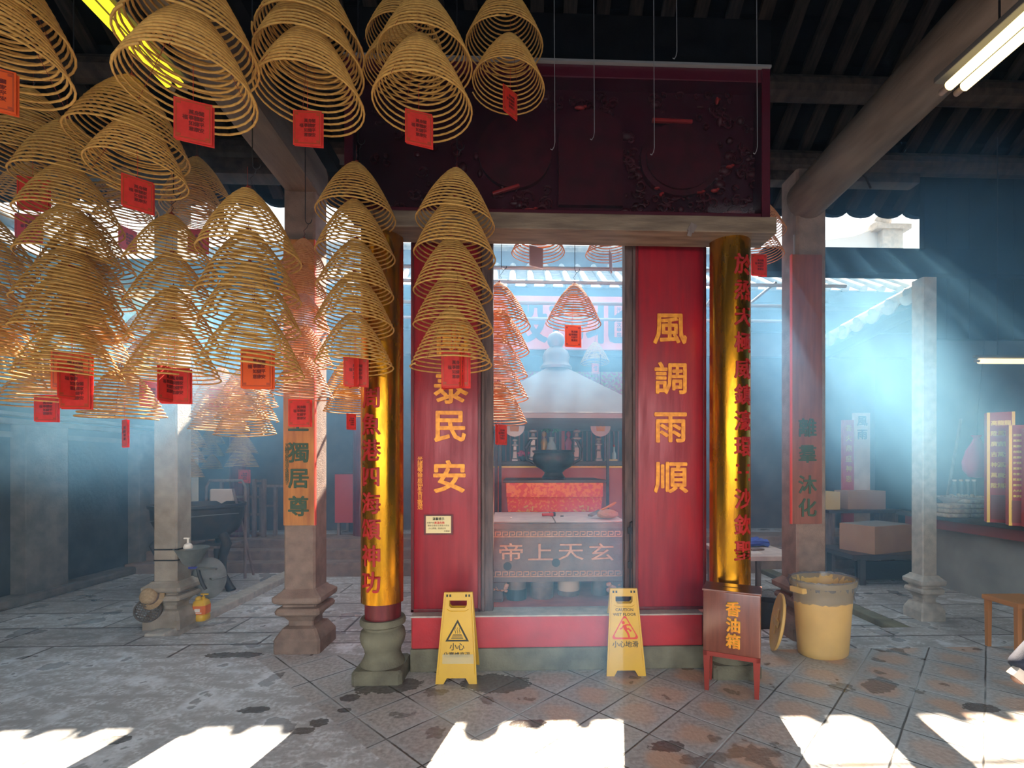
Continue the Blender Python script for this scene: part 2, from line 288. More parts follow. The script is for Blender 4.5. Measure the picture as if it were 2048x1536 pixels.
# ------------------------------------------------------------------ mesh helpers
class MB:
    """collects boxes, tubes, lathes and prisms that become ONE mesh"""
    def __init__(s): s.bm = bmesh.new()
    def _add(s, verts, faces):
        vs = [s.bm.verts.new(v) for v in verts]
        for f in faces:
            try: s.bm.faces.new([vs[i] for i in f])
            except ValueError: pass
        return vs
    def box(s, c, d, rz=0, rx=0, ry=0, bev=0):
        m = Matrix.Translation(Vector(c)) @ Euler((rx, ry, rz)).to_matrix().to_4x4() @ Matrix.Diagonal((*d, 1))
        r = bmesh.ops.create_cube(s.bm, size=1, matrix=m)
        if bev:
            es = list({e for v in r['verts'] for e in v.link_edges})
            bmesh.ops.bevel(s.bm, geom=es, offset=bev, segments=2, affect='EDGES', profile=0.6)
        return s
    def span(s, a, b, bev=0):
        a, b = Vector(a), Vector(b)
        return s.box((a + b) / 2, [abs(x) for x in (b - a)], bev=bev)
    def tube(s, pts, r, n=8, cap=True):
        pts = [Vector(p) for p in pts]; rings = []
        rs = r if isinstance(r, (list, tuple)) else [r] * len(pts)
        up0 = Vector((0.123, 0.31, 0.94)).normalized()
        for i, p in enumerate(pts):
            t = (pts[min(i + 1, len(pts) - 1)] - pts[max(i - 1, 0)]).normalized()
            u = t.cross(up0)
            if u.length < 1e-3: u = t.cross(Vector((1, 0, 0)))
            u.normalize(); v = t.cross(u)
            rings.append([s.bm.verts.new(p + (u * math.cos(2 * PI * k / n) + v * math.sin(2 * PI * k / n)) * rs[i]) for k in range(n)])
        for a, b in zip(rings, rings[1:]):
            for k in range(n): s.bm.faces.new((a[k], a[(k + 1) % n], b[(k + 1) % n], b[k]))
        if cap: s.bm.faces.new(rings[0][::-1]); s.bm.faces.new(rings[-1])
        return s
    def lathe(s, prof, c=(0, 0, 0), n=28, sx=1, sy=1, cap=True, a0=0, a1=2 * PI):
        full = abs(a1 - a0 - 2 * PI) < 1e-6; c = Vector(c); rings = []
        m = n if full else n + 1
        for r, z in prof:
            rings.append([s.bm.verts.new(c + Vector((r * sx * math.cos(a0 + (a1 - a0) * k / n), r * sy * math.sin(a0 + (a1 - a0) * k / n), z))) for k in range(m)])
        for a, b in zip(rings, rings[1:]):
            for k in range(n if full else n): 
                s.bm.faces.new((a[k], a[(k + 1) % m], b[(k + 1) % m], b[k])) if (full or k < n) else None
        if cap and full: s.bm.faces.new(rings[0][::-1]); s.bm.faces.new(rings[-1])
        return s
    def sq(s, prof, c=(0, 0, 0), ch=0.12, sx=1, sy=1):
        """square 'lathe': prof = (half width, z), corners cut by ch of the half width"""
        c = Vector(c); rings = []
        for h, z in prof:
            k = h * (1 - ch)
            pts = [(h, -k), (h, k), (k, h), (-k, h), (-h, k), (-h, -k), (-k, -h), (k, -h)]
            rings.append([s.bm.verts.new(c + Vector((x * sx, y * sy, z))) for x, y in pts])
        for a, b in zip(rings, rings[1:]):
            for k in range(8): s.bm.faces.new((a[k], a[(k + 1) % 8], b[(k + 1) % 8], b[k]))
        s.bm.faces.new(rings[0][::-1]); s.bm.faces.new(rings[-1]); return s
    def ball(s, c, r, sc=(1, 1, 1), sub=2, rz=0):
        m = Matrix.Translation(Vector(c)) @ Matrix.Rotation(rz, 4, 'Z') @ Matrix.Diagonal((r * sc[0], r * sc[1], r * sc[2], 1))
        bmesh.ops.create_icosphere(s.bm, subdivisions=sub, radius=1, matrix=m); return s
    def mesh(s, me, mx=Matrix.Identity(4)):
        b2 = bmesh.new(); b2.from_mesh(me); b2.transform(mx); tmp = bpy.data.meshes.new('t'); b2.to_mesh(tmp); b2.free()
        s.bm.from_mesh(tmp); bpy.data.meshes.remove(tmp); return s
    def prism(s, poly, y0, y1):
        """polygon in (x, z) pushed from y0 to y1"""
        n = len(poly)
        vs = [(x, y0, z) for x, z in poly] + [(x, y1, z) for x, z in poly]
        s._add(vs, [tuple(range(n)), tuple(range(2 * n - 1, n - 1, -1))] + [(i, i + n, (i + 1) % n + n, (i + 1) % n) for i in range(n)]); return s
    def build(s, name, m, parent=None, loc=None, rot=None, smooth=None, world=False):
        bmesh.ops.recalc_face_normals(s.bm, faces=s.bm.faces)
        if world and parent is not None: bmesh.ops.transform(s.bm, matrix=world_of(parent).inverted(), verts=s.bm.verts)
        me = bpy.data.meshes.new(name); s.bm.to_mesh(me); s.bm.free()
        return put(name, me, m, parent, loc, rot, smooth)
def world_of(o):
    m = o.matrix_basis.copy()
    while o.parent: o = o.parent; m = o.matrix_basis @ m
    return m
def put(name, me, m, parent=None, loc=None, rot=None, smooth=None):
    if m is not None:
        me.materials.clear(); me.materials.append(m)
    if smooth is not None:
        for p in me.polygons: p.use_smooth = True
        if smooth < 180: me.set_sharp_from_angle(angle=R(smooth))
    o = bpy.data.objects.new(name, me); C.objects.link(o)
    if parent: o.parent = parent
    if loc is not None: o.location = loc
    if rot is not None: o.rotation_euler = rot
    return o
def tag(o, label, cat, group=None):
    o['label'] = label; o['category'] = cat
    if group: o['group'] = group
    return o
def thing(name, label, cat, loc=(0, 0, 0), rz=0, group=None):
    o = bpy.data.objects.new(name, None); C.objects.link(o); o.empty_display_size = .05
    o.location = loc; o.rotation_euler = (0, 0, rz)
    return tag(o, label, cat, group)
def struct(o): o['kind'] = 'structure'; return o
def curve_to_mesh(cd):
    ob = bpy.data.objects.new('tmp', cd); C.objects.link(ob)
    me = bpy.data.meshes.new_from_object(ob)
    C.objects.unlink(ob); bpy.data.objects.remove(ob); bpy.data.curves.remove(cd); return me
STAND = Matrix.Rotation(R(90), 4, 'X')      # lays XY artwork up into XZ, facing -Y
def text_mesh(body, size, depth=.002, bold=.0, line=1.0, sx=1.0, shear=0.0, stand=True, center=True):
    cd = bpy.data.curves.new('t', 'FONT'); cd.body = body; cd.size = size; cd.extrude = depth
    cd.align_x = 'CENTER'; cd.align_y = 'TOP' ; cd.space_line = line; cd.shear = shear; cd.resolution_u = 2; cd.fill_mode = 'FRONT' if depth == 0 else 'BOTH'
    me = curve_to_mesh(cd); me.transform(Matrix.Diagonal((sx, 1, 1, 1)))
    if bold:                                   # thicken the strokes: copies nudged round a small ring
        bm = bmesh.new()
        for k in range(8):
            a = PI * k / 4; t_ = me.copy(); t_.transform(Matrix.Translation((math.cos(a) * bold * size, math.sin(a) * bold * size, 1e-4 * k))); bm.from_mesh(t_); bpy.data.meshes.remove(t_)
        bm.to_mesh(me); bm.free()
    if center and me.vertices:
        xs = [v.co.x for v in me.vertices]; ys = [v.co.y for v in me.vertices]
        me.transform(Matrix.Translation((-(min(xs) + max(xs)) / 2, -(min(ys) + max(ys)) / 2, 0)))
    if stand: me.transform(STAND)
    return me
def column_text(chars, size, pitch, depth=.002, bold=.012, sx=1.0):
    """characters one under the other; first character centred at z=0"""
    mb = MB()
    for i, ch in enumerate(chars):
        if ch != ' ': mb.mesh(text_mesh(ch, size, depth, bold, sx=sx), Matrix.Translation((0, 0, -i * pitch)))
    me = bpy.data.meshes.new('txt'); mb.bm.to_mesh(me); mb.bm.free(); return me
def loops_mesh(loops, depth, stand=True):
    cd = bpy.data.curves.new('l', 'CURVE'); cd.dimensions = '2D'; cd.fill_mode = 'BOTH'; cd.extrude = depth
    for lp in loops:
        sp = cd.splines.new('POLY'); sp.points.add(len(lp) - 1); sp.use_cyclic_u = True
        for p, (x, y) in zip(sp.points, lp): p.co = (x, y, 0, 1)
    me = curve_to_mesh(cd)
    if stand: me.transform(STAND)
    return me
def bend(me, rad):
    for v in me.vertices:
        a = v.co.x / rad; rr = rad - v.co.y
        v.co.x, v.co.y = rr * math.sin(a), -rr * math.cos(a)
    return me
def copy_tree(o, parent=None):
    c = o.copy(); C.objects.link(c)
    if parent: c.parent = parent
    for ch in list(o.children): copy_tree(ch, c)
    return c
# ------------------------------------------------------------------ the setting
X0, X1 = -5.45, 6.3
struct(MB().span((X0 - .3, -4.2, -.25), (X1 + .3, 3.87, 0)).build('floor', M['floor_tile']))
struct(MB().span((X0 - .3, 3.87, -.25), (X1 + .3, 4.36, 0), bev=.006).build('floor_kerb', M['floor_slab']))
struct(MB().span((-3.12, 4.36, -.30), (3.46, 6.9, -.06)).build('floor_courtyard', M['floor_slab']))
struct(MB().span((X0 - .3, 4.36, -.30), (-3.30, 6.9, 0)).build('floor_left', M['floor_slab']))
struct(MB().span((3.62, 4.36, -.30), (X1 + .3, 6.9, 0)).build('floor_right', M['floor_slab']))
struct(MB().span((-3.30, 4.36, -.30), (-3.12, 6.9, .02), bev=.015).build('trim_1', M['stone_lt']))
struct(MB().span((3.46, 4.36, -.30), (3.62, 6.9, .0), bev=.015).build('trim_2', M['stone_dk']))
struct(MB().span((-.81, 3.62, -.06), (1.45, 7.3, .372)).build('floor_platform', M['floor_red']))
mb = MB()
for i in range(3): mb.span((X0, 6.86 + .26 * i, -.1), (X1, 7.9, .13 * (i + 1)), bev=.012)
struct(mb.build('floor_steps', M['stone_pink']))
struct(MB().span((X0 - .3, 7.6, 0), (X1 + .3, 12, .388)).build('floor_rear', M['floor_slab']))

# left wall: sooty panels between pilasters, a moulding on top
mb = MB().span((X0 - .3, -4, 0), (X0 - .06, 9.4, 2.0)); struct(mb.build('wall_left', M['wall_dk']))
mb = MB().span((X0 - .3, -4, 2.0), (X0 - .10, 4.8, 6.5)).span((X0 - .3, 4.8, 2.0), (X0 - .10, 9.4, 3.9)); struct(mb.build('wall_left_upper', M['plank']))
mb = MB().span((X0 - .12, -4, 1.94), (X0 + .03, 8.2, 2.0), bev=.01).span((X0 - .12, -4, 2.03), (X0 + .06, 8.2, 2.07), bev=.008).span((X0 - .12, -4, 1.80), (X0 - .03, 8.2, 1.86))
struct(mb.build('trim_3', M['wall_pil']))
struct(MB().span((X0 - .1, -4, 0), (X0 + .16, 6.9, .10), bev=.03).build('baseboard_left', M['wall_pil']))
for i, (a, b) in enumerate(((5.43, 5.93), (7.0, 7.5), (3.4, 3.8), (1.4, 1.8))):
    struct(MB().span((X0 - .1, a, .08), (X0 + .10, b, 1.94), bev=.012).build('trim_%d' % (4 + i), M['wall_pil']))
# right wall and its plank transom above the shop counter
struct(MB().span((X1, -4, 0), (X1 + .25, 4.8, 6.5)).span((X1, 4.8, 0), (X1 + .25, 9.4, 3.9)).build('wall_right', M['plank']))
mb = MB()
x = 4.02
while x < X1:
    mb.box((x + .115, 4.72, 3.62), (.226, .06 + .012 * random.random(), 1.72)); x += .23
struct(mb.build('wall_transom', M['plank']))

# unseen front wall with wide doorway, added behind the camera to shade the ceiling
struct(MB().span((X0, -4.2, 0), (-3.6, -4.0, 7)).span((4.2, -4.2, 0), (X1, -4.0, 7)).span((-3.6, -4.2, 2.5), (4.2, -4.0, 7.6)).build('wall_front_shade', M['wall_dk']))
# rear hall: dark front wall with openings, red posts
mb = MB().span((X0, 8.4, .38), (X1, 8.6, 5.2)); struct(mb.build('wall_back', M['rear_wall']))
mb = MB()
for xx in (-4.4, -2.5, 2.75, 4.6): mb.lathe([(.14, .38), (.14, 4.4)], (xx, 7.75, 0), 16)
struct(mb.build('trim_8', M['red_dark']))

# ------------------------------------------------------------------ hall roof: underside with tiles and rafters
EY, EZ, SL = 5.10, 4.16, 0.70
def roofz(Y): return EZ + SL * (EY - Y)
ang = -math.atan(SL)
mb = MB()
L_ = 4.6 / math.cos(ang)
n = 19                                    # stepped tile courses seen from below
for i in range(n):
    ya, yb = EY - 4.6 * i / n, EY - 4.6 * (i + 1) / n
    za, zb = roofz(ya) + .11, roofz(yb) + .11
    mb.prism([(0, 0)] * 0 or [(X0 - .4, 0), (X0 - .4, 1)], 0, 0) if False else None
    mb._add([(X0 - .4, ya, za + .02), (X1 + .4, ya, za + .02), (X1 + .4, yb - .03, zb), (X0 - .4, yb - .03, zb),
             (X0 - .4, ya, za + .10), (X1 + .4, ya, za + .10), (X1 + .4, yb - .03, zb + .08), (X0 - .4, yb - .03, zb + .08)],
            [(0, 1, 2, 3), (4, 7, 6, 5), (0, 4, 5, 1), (1, 5, 6, 2), (2, 6, 7, 3), (3, 7, 4, 0)])
mb.span((X0 - .4, -4.3, roofz(.5) + .1), (X1 + .4, .55, roofz(.5) + .3))
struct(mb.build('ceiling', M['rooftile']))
# curved tiles between the rafters, the wavy drip edge of the eave
mb = MB(); k = 0; x = X0
EYo = EY + .02
while x < X1 + .2:
    pts = []
    for j in range(9):
        a = PI * j / 8; pts.append((x + .155 * (1 - math.cos(a)) , -.075 * math.sin(a)))
    poly = [(px_, EZ + .10 + dz) for px_, dz in pts] + [(x + .31, EZ + .2), (x, EZ + .2)]
    mb.prism(poly, EYo - .03, EYo + .03); x += .31
struct(mb.build('trim_9', M['rooftile']))
mb = MB(); x = X0 + .08; wide = .105
while x < X1:
    yb, ya = .8, EY - .02
    mb.box((x, (ya + yb) / 2, (roofz(ya) + roofz(yb)) / 2 + .075), (wide, (ya - yb) / math.cos(ang), .045), rx=ang); x += .262
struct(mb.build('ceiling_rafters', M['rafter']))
mb = MB()
for Y, r_ in ((4.62, .10), (4.14, .10), (3.15, .12), (2.1, .12), (1.1, .12)):
    mb.tube([(X0, Y, roofz(Y) - r_ + .045), (X1, Y, roofz(Y) - r_ + .045)], r_, 12)
struct(mb.build('ceiling_purlins', M['beam']))
# side gables close the hall roof left and right, a gable wall behind nothing: the hall front stays open
for i, xx in enumerate((X0 - .3, X1 + .02)):
    struct(MB().span((xx, -4, 3), (xx + .25, 4.7, 8)).build('wall_gable_left' if i == 0 else 'wall_gable_right', M['plank']))

def beam_thing(name, label, mbuild, m, cat='beam'):
    o = mbuild.build(name, m, smooth=40); tag(o, label, cat); return o
# round beam over the right pillar and squared beam over the left pillar
p = atY(1612, 402, 4.12)
t = thing('round_beam', 'thick round smoked log beam running overhead above the right inscribed pillar', 'beam', (p.x, p.y, p.z))
MB().tube([(0, 0, 0), (0.02, -4.6, .30)], .172, 24).build('log', M['log'], t, smooth=40)
MB().tube([(.10, -.30, .12), (.13, -.42, .03), (.15, -.52, -.10), (.17, -.55, -.2)], .008, 5).build('crack_wire', M['wire'], t)
p2 = atY(606, 352, 4.0)
t = thing('squared_beam', 'heavy squared beam running overhead above the left inscribed pillar', 'beam', (p2.x, p2.y, p2.z))
MB().box((0, -2.0, .10), (.27, 4.4, .32), rx=-.045, bev=.05).build('timber', M['log'], t, smooth=40)
MB().box((.17, -1.9, .30), (.10, 4.2, .10), rx=-.045).build('moulding', M['beam_dk'], t)
# cross beams over the side bays
def cross(name, label, a, b, hh, dd, m):
    a, b = Vector(a), Vector(b); c = (a + b) / 2
    o = MB().box((0, 0, 0), ((b - a).length, dd, hh), bev=.02).build(name, m, loc=c, smooth=40); return tag(o, label, 'beam')
a = atY(372, 340, 4.45); b = atY(640, 345, 4.45); cross('cross_beam', 'smoked cross beam over the left sky gap', (X0, 4.45, a.z), (-1.95, 4.45, a.z), .15, .18, M['beam'])
a = atY(1840, 364, 4.66); cross('cross_beam', 'smoked cross beam over the right sky gap', (2.2, 4.66, a.z), (3.9, 4.66, a.z), .10, .14, M['beam'])
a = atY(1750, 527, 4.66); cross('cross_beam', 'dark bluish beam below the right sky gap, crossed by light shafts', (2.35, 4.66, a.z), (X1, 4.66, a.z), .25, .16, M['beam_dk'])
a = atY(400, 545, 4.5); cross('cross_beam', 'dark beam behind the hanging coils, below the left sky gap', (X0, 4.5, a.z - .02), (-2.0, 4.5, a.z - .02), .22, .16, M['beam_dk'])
zt_ = 1.5 + (930 - 128) / F * 3.36
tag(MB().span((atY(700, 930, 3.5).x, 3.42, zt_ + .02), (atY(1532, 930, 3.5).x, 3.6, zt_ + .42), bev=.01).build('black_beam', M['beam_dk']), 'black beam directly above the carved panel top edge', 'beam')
#a = atY(1600, 172, 4.1); cross('cross_beam', 'short pale beam beside the carved panel upper right corner', (1.95, 3.95, a.z), (3.0, 3.95, a.z), .13, .12, M['beam'])

# ---- gate: step, doors, columns, carved panel
gl, gr = atY(818, 930, 3.5).x, atY(1500, 930, 3.5).x; gs = atY(1412, 930, 3.5).x
GY = 3.53
t = thing('door_step', 'high red painted door step on a grey stone base, across the gateway', 'step', (0, GY, 0))
MB().span((gl, GY, 0), (gs, GY + .20, .165), bev=.008).build('stone_base', M['stone_dk'], t, world=True)
MB().span((gl + .01, GY + .015, .165), (gs - .01, GY + .19, .392), bev=.006).build('riser', M['red_step'], t, world=True)
MB().span((gl, GY + .005, .392), (gs - .01, GY + .22, .404), bev=.004).build('worn_top', M['stone_lt'], t, world=True)

TOPZ = 3.22
def door_panel(pxl, pxr, chars, charpx, label, size):
    Y = 3.64
    a, b = atY(pxl, 930, Y).x, atY(pxr, 930, Y).x; w = b - a
    t = thing('door_panel', label, 'door', ((a + b) / 2, Y, .404))
    MB().box((0, .03, (TOPZ - .404) / 2), (w, .06, TOPZ - .406), bev=.008).build('leaf', M['red'], t, smooth=30)
    mb = MB()
    for s in (-1, 1): mb.box((s * (w / 2 - .012), -.004, 1.38), (.022, .014, 2.76), bev=.003)
    mb.box((0, -.004, .012), (w, .014, .022), bev=.003)
    mb.build('stile', M['red_dark'], t)
    mb = MB()
    for ch, (cx, cy) in zip(chars, charpx):
        p = atY(cx, cy, Y - .005); mb.mesh(text_mesh(ch, size, .004, .022, sx=1.04), Matrix.Translation((p.x - (a + b) / 2, -.004, p.z - .404)))
    mb.build('inscription', M['gold_ink'], t)
    return t
dl = door_panel(822, 962, '國泰民安', ((905, 680), (902, 775), (900, 853), (899, 953)), 'red lacquered left door panel with gold characters, a small notice fixed on it', .255)
dr = door_panel(1270, 1412, '風調雨順', ((1340, 658), (1341, 756), (1341, 855), (1342, 955)), 'red lacquered right door panel with four gold characters', .255)
p = atY(840, 918, 3.635); me = column_text('光緒歲次甲辰仲冬吉旦敬送', .040, .0325, .001, .02)
put('signature', me, M['gold_ink'], dl, loc=(p.x - dl.location.x, -.003, p.z - .404))
# notice
p = atY(877, 1049, 3.63)
t = thing('notice', 'small pale yellow printed notice stuck low on the left red door panel', 'notice', tuple(p))
MB().box((0, .002, -.002), (.215, .002, .150)).build('backing_mark', M['red_dark'], t)
MB().box((0, -.002, 0), (.186, .004, .128), rz=0, bev=.001).build('sheet', mat('notice_paper', (.80, .66, .34), .5), t)
put('heading', text_mesh('溫馨提示', .022, .0004, .02), M['black'], t, loc=(0, -.0045, .043))
put('warning_text', text_mesh('高溫危險', .019, .0004, .02), M['sign_red'], t, loc=(.008, -.0045, .014))
mb = MB()
for s_, x_, z_ in (('本廟內設', -.058, .014), ('請各位善信注意香火安全', 0, -.007), ('小心燙傷。敬請合作', -.01, -.028), ('本廟啟', .062, -.049)):
    mb.mesh(text_mesh(s_, .0145, .0004, .005), Matrix.Translation((x_, -.0045, z_)))
mb.build('small_print', mat('notice_ink', (.30, .22, .12), .7), t)
# jambs with latch rods
def jamb(pxl, pxr, label, flip):
    Y = 3.66; a, b = atY(pxl, 930, Y).x, atY(pxr, 930, Y).x; w = b - a
    t = thing('door_jamb', label, 'door jamb', ((a + b) / 2, Y, .404))
    MB().box((0, .04, 1.40), (w, .10, 2.81), bev=.006).build('post', M['jamb'], t)
    MB().box((flip * w * .30, -.02, 1.40), (w * .26, .02, 2.80), bev=.004).build('bead', M['jamb'], t)
    if flip > 0:
        MB().tube([(-.006, -.03, .02), (-.006, -.03, .62)], .006, 8).tube([(-.006, -.03, .62), (-.006, -.04, .66), (.004, -.05, .67)], .007, 8).build('latch_rod', M['wire'], t)
        MB().box((-.006, -.024, .34), (.03, .016, .05), bev=.003).box((-.006, -.024, .60), (.03, .016, .05), bev=.003).build('rod_bracket', M['wire'], t)
    return t
jamb(962, 986, 'worn dark wooden jamb right of the left red door panel', -1)
jamb(1249, 1271, 'worn dark wooden jamb with latch rod, left of the right red door panel', 1)

def gate_column(pxc, text, tpx, label, topchar_y, pitch, size):
    Y = 3.50; px = atY(pxc, 930, Y).x
    t = thing('gate_column', label, 'column', (px, Y, 0))
    MB().lathe([(.125, .40), (.125, 3.30)], (0, 0, 0), 32).build('shaft', M['red_dark'], t, smooth=40)
    prof = [(.155, .09), (.150, .105), (.135, .13), (.122, .165), (.128, .20), (.150, .245), (.158, .285), (.150, .325), (.130, .345), (.132, .36), (.156, .375), (.158, .40), (.150, .418)]
    mb = MB().lathe(prof, (0, 0, 0), 32); mb.sq([(.172, 0), (.172, .075), (.158, .092)], ch=.14); mb.build('drum_base', M['stone_dk'], t, smooth=40)
    # gilt couplet board, bent round the shaft
    rr = .150; mb = MB(); prof = []
    rings = []; A0, A1 = PI * 1.04, PI * 1.96
    for z in (.535, .55, 1.2, 2.0, 2.8, 3.24):
        row = []
        for rad in (rr, rr - .022):
            row.append([mb.bm.verts.new((rad * math.cos(A0 + (A1 - A0) * k / 24), rad * math.sin(A0 + (A1 - A0) * k / 24), z)) for k in range(25)])
        rings.append(row)
    for a_, b_ in zip(rings, rings[1:]):
        for s in (0, 1):
            for k in range(24): mb.bm.faces.new((a_[s][k], a_[s][k + 1], b_[s][k + 1], b_[s][k]))
        for k in (0, 24): mb.bm.faces.new((a_[0][k], a_[1][k], b_[1][k], b_[0][k]))
    for row in (rings[0], rings[-1]):
        for k in range(24): mb.bm.faces.new((row[0][k], row[0][k + 1], row[1][k + 1], row[1][k]))
    bd = mb.build('couplet_board', M['gold'], t, smooth=50)
    me = column_text(text, size, pitch, .004, .022); 
    dx = (tpx - pxc) / F * 3.37
    me.transform(Matrix.Translation((dx, 0, 0))); bend(me, rr + .001)
    zc = atY(tpx, topchar_y, 3.36).z
    put('inscription', me, M['red_ink'], bd, loc=(0, 0, zc))
    return t
gate_column(766, '周魚港四海頌神功', 752, 'left gate column with gilded couplet board, red characters ending in 功', 795, .181, .155)
gate_column(1457, '於烝天極威鎮濠環三沙欽聖', 1471, 'right gate column with gilded couplet board, behind the donation box', 528, .1835, .150)

# carved panel over the gate
cl, cr = atY(690, 930, 3.36).x, atY(1538, 930, 3.36).x
zt, zb = 1.5 + (930 - 128) / F * 3.36, 1.5 + (930 - 437) / F * 3.40
cw, chh = cr - cl, zt - zb
t = thing('glazed_carving', 'large maroon glazed carved panel above the gateway', 'carved panel', ((cl + cr) / 2, 3.40, zb))
MB().box((0, .12, chh / 2), (cw, .10, chh)).build('backboard', M['caseback'], t)
mb = MB()
for s in (-1, 1): mb.box((s * (cw / 2 - .03), .02, chh / 2), (.06, .16, chh), bev=.006)
mb.box((0, .02, chh - .045), (cw, .14, .09), bev=.006); mb.box((0, .02, .02), (cw, .14, .04), bev=.006)
mb.build('case_frame', mat('maroon_frame', (.065, .003, .012), .4), t)
MB().box((0, -.05, chh + .008), (cw, .05, .016)).build('top_strip', M['pipe'], t)
def cpos(px, py): p = atY(px, py, 3.42); return p.x - (cl + cr) / 2, p.z - zb
def relief(name, m, f, parent=t):
    mb = MB(); f(mb); return mb.build(name, m, parent, smooth=50)
rnd = random.Random(3)
def arch(mb):
    x, z = cpos(1182, 310); ll = [(x - .23, z - .35), (x + .23, z - .35), (x + .23, z + .16)] + [(x + .23 * math.cos(a * PI / 10), z + .16 + .17 * math.sin(a * PI / 10)) for a in range(1, 10)] + [(x - .23, z + .16)]
    mb.prism(ll, .03, .08)
relief('carved_arch', M['caserelief'], arch)
def disc(mb):
    x, z = cpos(1362, 318); mb.prism([(x + .29 * math.cos(a * PI / 20) , z + .26 * math.sin(a * PI / 20)) for a in range(40)], .02, .08)
    mb.prism([(x + .25 * math.cos(a * PI / 20) , z + .22 * math.sin(a * PI / 20)) for a in range(40)], .005, .03)
relief('carved_medallion', M['caserelief'], disc)
def disc2(mb):
    x, z = cpos(1030, 300); mb.prism([(x + .26 * math.cos(a * PI / 20) , z + .26 * math.sin(a * PI / 20)) for a in range(40)], .03, .08)
relief('carved_medallion', M['caserelief'], disc2)
def scrolls(mb):
    for (x0, y0, x1, y1, nn) in ((1440, 230, 1520, 425, 46), (1250, 260, 1290, 420, 22), (1290, 375, 1430, 425, 26), (1090, 180, 1250, 225, 20), (1300, 180, 1470, 250, 22), (980, 360, 1120, 425, 18), (740, 170, 960, 420, 40)):
        for _ in range(nn):
            x, z = cpos(rnd.uniform(x0, x1), rnd.uniform(y0, y1)); r_ = rnd.uniform(.018, .05)
            if rnd.random() < .3: mb.ball((x, .07, z), r_ * .8, (rnd.uniform(.6, 1.8), .8, rnd.uniform(.5, 1.2)), 2)
            else:
                a0 = rnd.uniform(0, 6); mb.tube([(x + r_ * (1 - .08 * q) * math.cos(a0 + q * .7), .055, z + r_ * (1 - .08 * q) * math.sin(a0 + q * .7)) for q in range(9)], .009, 6)
relief('carved_scrolls', M['caserelief'], scrolls)
def glints(mb):  # highlights on the carving, modelled as small vermilion pieces
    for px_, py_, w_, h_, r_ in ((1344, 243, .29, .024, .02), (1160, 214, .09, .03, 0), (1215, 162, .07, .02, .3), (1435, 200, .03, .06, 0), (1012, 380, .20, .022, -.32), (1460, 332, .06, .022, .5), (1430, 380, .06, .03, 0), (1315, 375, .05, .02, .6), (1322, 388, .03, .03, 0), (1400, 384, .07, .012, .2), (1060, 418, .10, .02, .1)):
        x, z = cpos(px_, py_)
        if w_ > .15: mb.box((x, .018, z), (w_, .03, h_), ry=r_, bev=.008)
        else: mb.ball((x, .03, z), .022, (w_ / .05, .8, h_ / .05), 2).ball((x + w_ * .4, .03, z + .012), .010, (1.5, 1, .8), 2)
relief('vermilion_glints', M['glint'], glints)
MB().box((0, -.045, chh / 2), (cw - .01, .004, chh - .02)).build('glass', M['glass'], t)
# lintel
ll_ = atY(788, 930, 3.4).x
t = thing('lintel', 'weathered wooden lintel under the carved panel, spanning the gateway', 'lintel', (0, 3.42, zb))
MB().span((ll_ - .15, 3.31, zb - .115), (cr + .03, 3.55, zb - .004), bev=.006).build('plank', M['lintel'], t, world=True)
pp = atY(1385, 455, 3.3); MB().box((pp.x, 3.305, pp.z), (.05, .006, .06), ry=.5).box((pp.x - .015, 3.304, pp.z - .03), (.03, .006, .06), ry=.3).build('tape', M['greywood'], t, world=True)
# dark boards closing the gate flank left of the left couplet, and slats over the doors
MB_ = MB().span((gl - .02, 3.70, zb + .07), (gr, 3.80, TOPZ + .3)); struct(MB_.build('wall_over_gate', M['plank']))

# ------------------------------------------------------------------ stone pillars
def pillar(pxc, pyb, Dp, half, label, m, mbase, top, hb=1.0, bs=1.0):
    p = atD(pxc, pyb, Dp); loc = (p.x, p.y, 0)
    t = thing('stone_pillar', label, 'pillar', loc)
    MB().sq([(half, .49 * hb), (half, top)], ch=.13).build('shaft', m, t)
    pr = [(.183, 0), (.183, .10), (.178, .115), (.135, .185), (.100, .20), (.098, .235), (.125, .275), (.172, .305), (.178, .33), (.165, .352), (.135, .362), (.135, .375), (.185, .40), (.192, .415), (.192, .445), (.14, .485), (.128, .50)]
    MB().sq([(h * bs, z * hb) for h, z in pr], ch=.10).build('moulded_base', mbase, t)
    return t
pl = pillar(612, 930, 4.02, .124, 'square granite pillar bearing the orange board that reads 獨居尊', M['stone_pink'], M['stone_pink'], 4.3)
pr_ = pillar(1606, 930, 4.30, .130, 'square granite pillar right of the gate, bearing the red-brown 沐化 board', M['stone_pink'], M['stone_pink'], 4.05)
pfl = pillar(346, 930, 4.56, .105, 'square granite pillar with a sink, leftmost in the hall', M['stone'], M['stone'], 4.2, .86, .92)
pfr = pillar(1848, 930, 4.76, .072, 'slender pale granite pillar left of the shop counter', M['stone_lt'], M['stone_lt'], 3.32, .86, .66)
def board(parent, pxl, pxr, pyb, chars, char_y, pxt, mface, mink, label, size, topz, es=1):
    D = (parent.location - Vector((0, 0, parent.location.z))).dot(FWD) - .158
    a, b = atD(pxl, pyb, D), atD(pxr, pyb, D); w = (b - a).length; c = (a + b) / 2
    t = thing('couplet_board', label, 'board', (c.x, c.y - .0, a.z))
    h = topz - a.z
    MB().box((0, .012, h / 2), (w, .024, h), bev=.003).build('plank', mface, t)
    MB().box((es * (w / 2 + .003), .014, h / 2), (.006, .030, h)).build('painted_edge', M['edge_red'], t)
    mb = MB()
    for ch, y in zip(chars, char_y):
        q = atD(pxt, y, D); mb.mesh(text_mesh(ch, size, .002, .020), Matrix.Translation((q.x - c.x, -.002, q.z - a.z)))
    mb.build('inscription', mink, t); return t, w, h
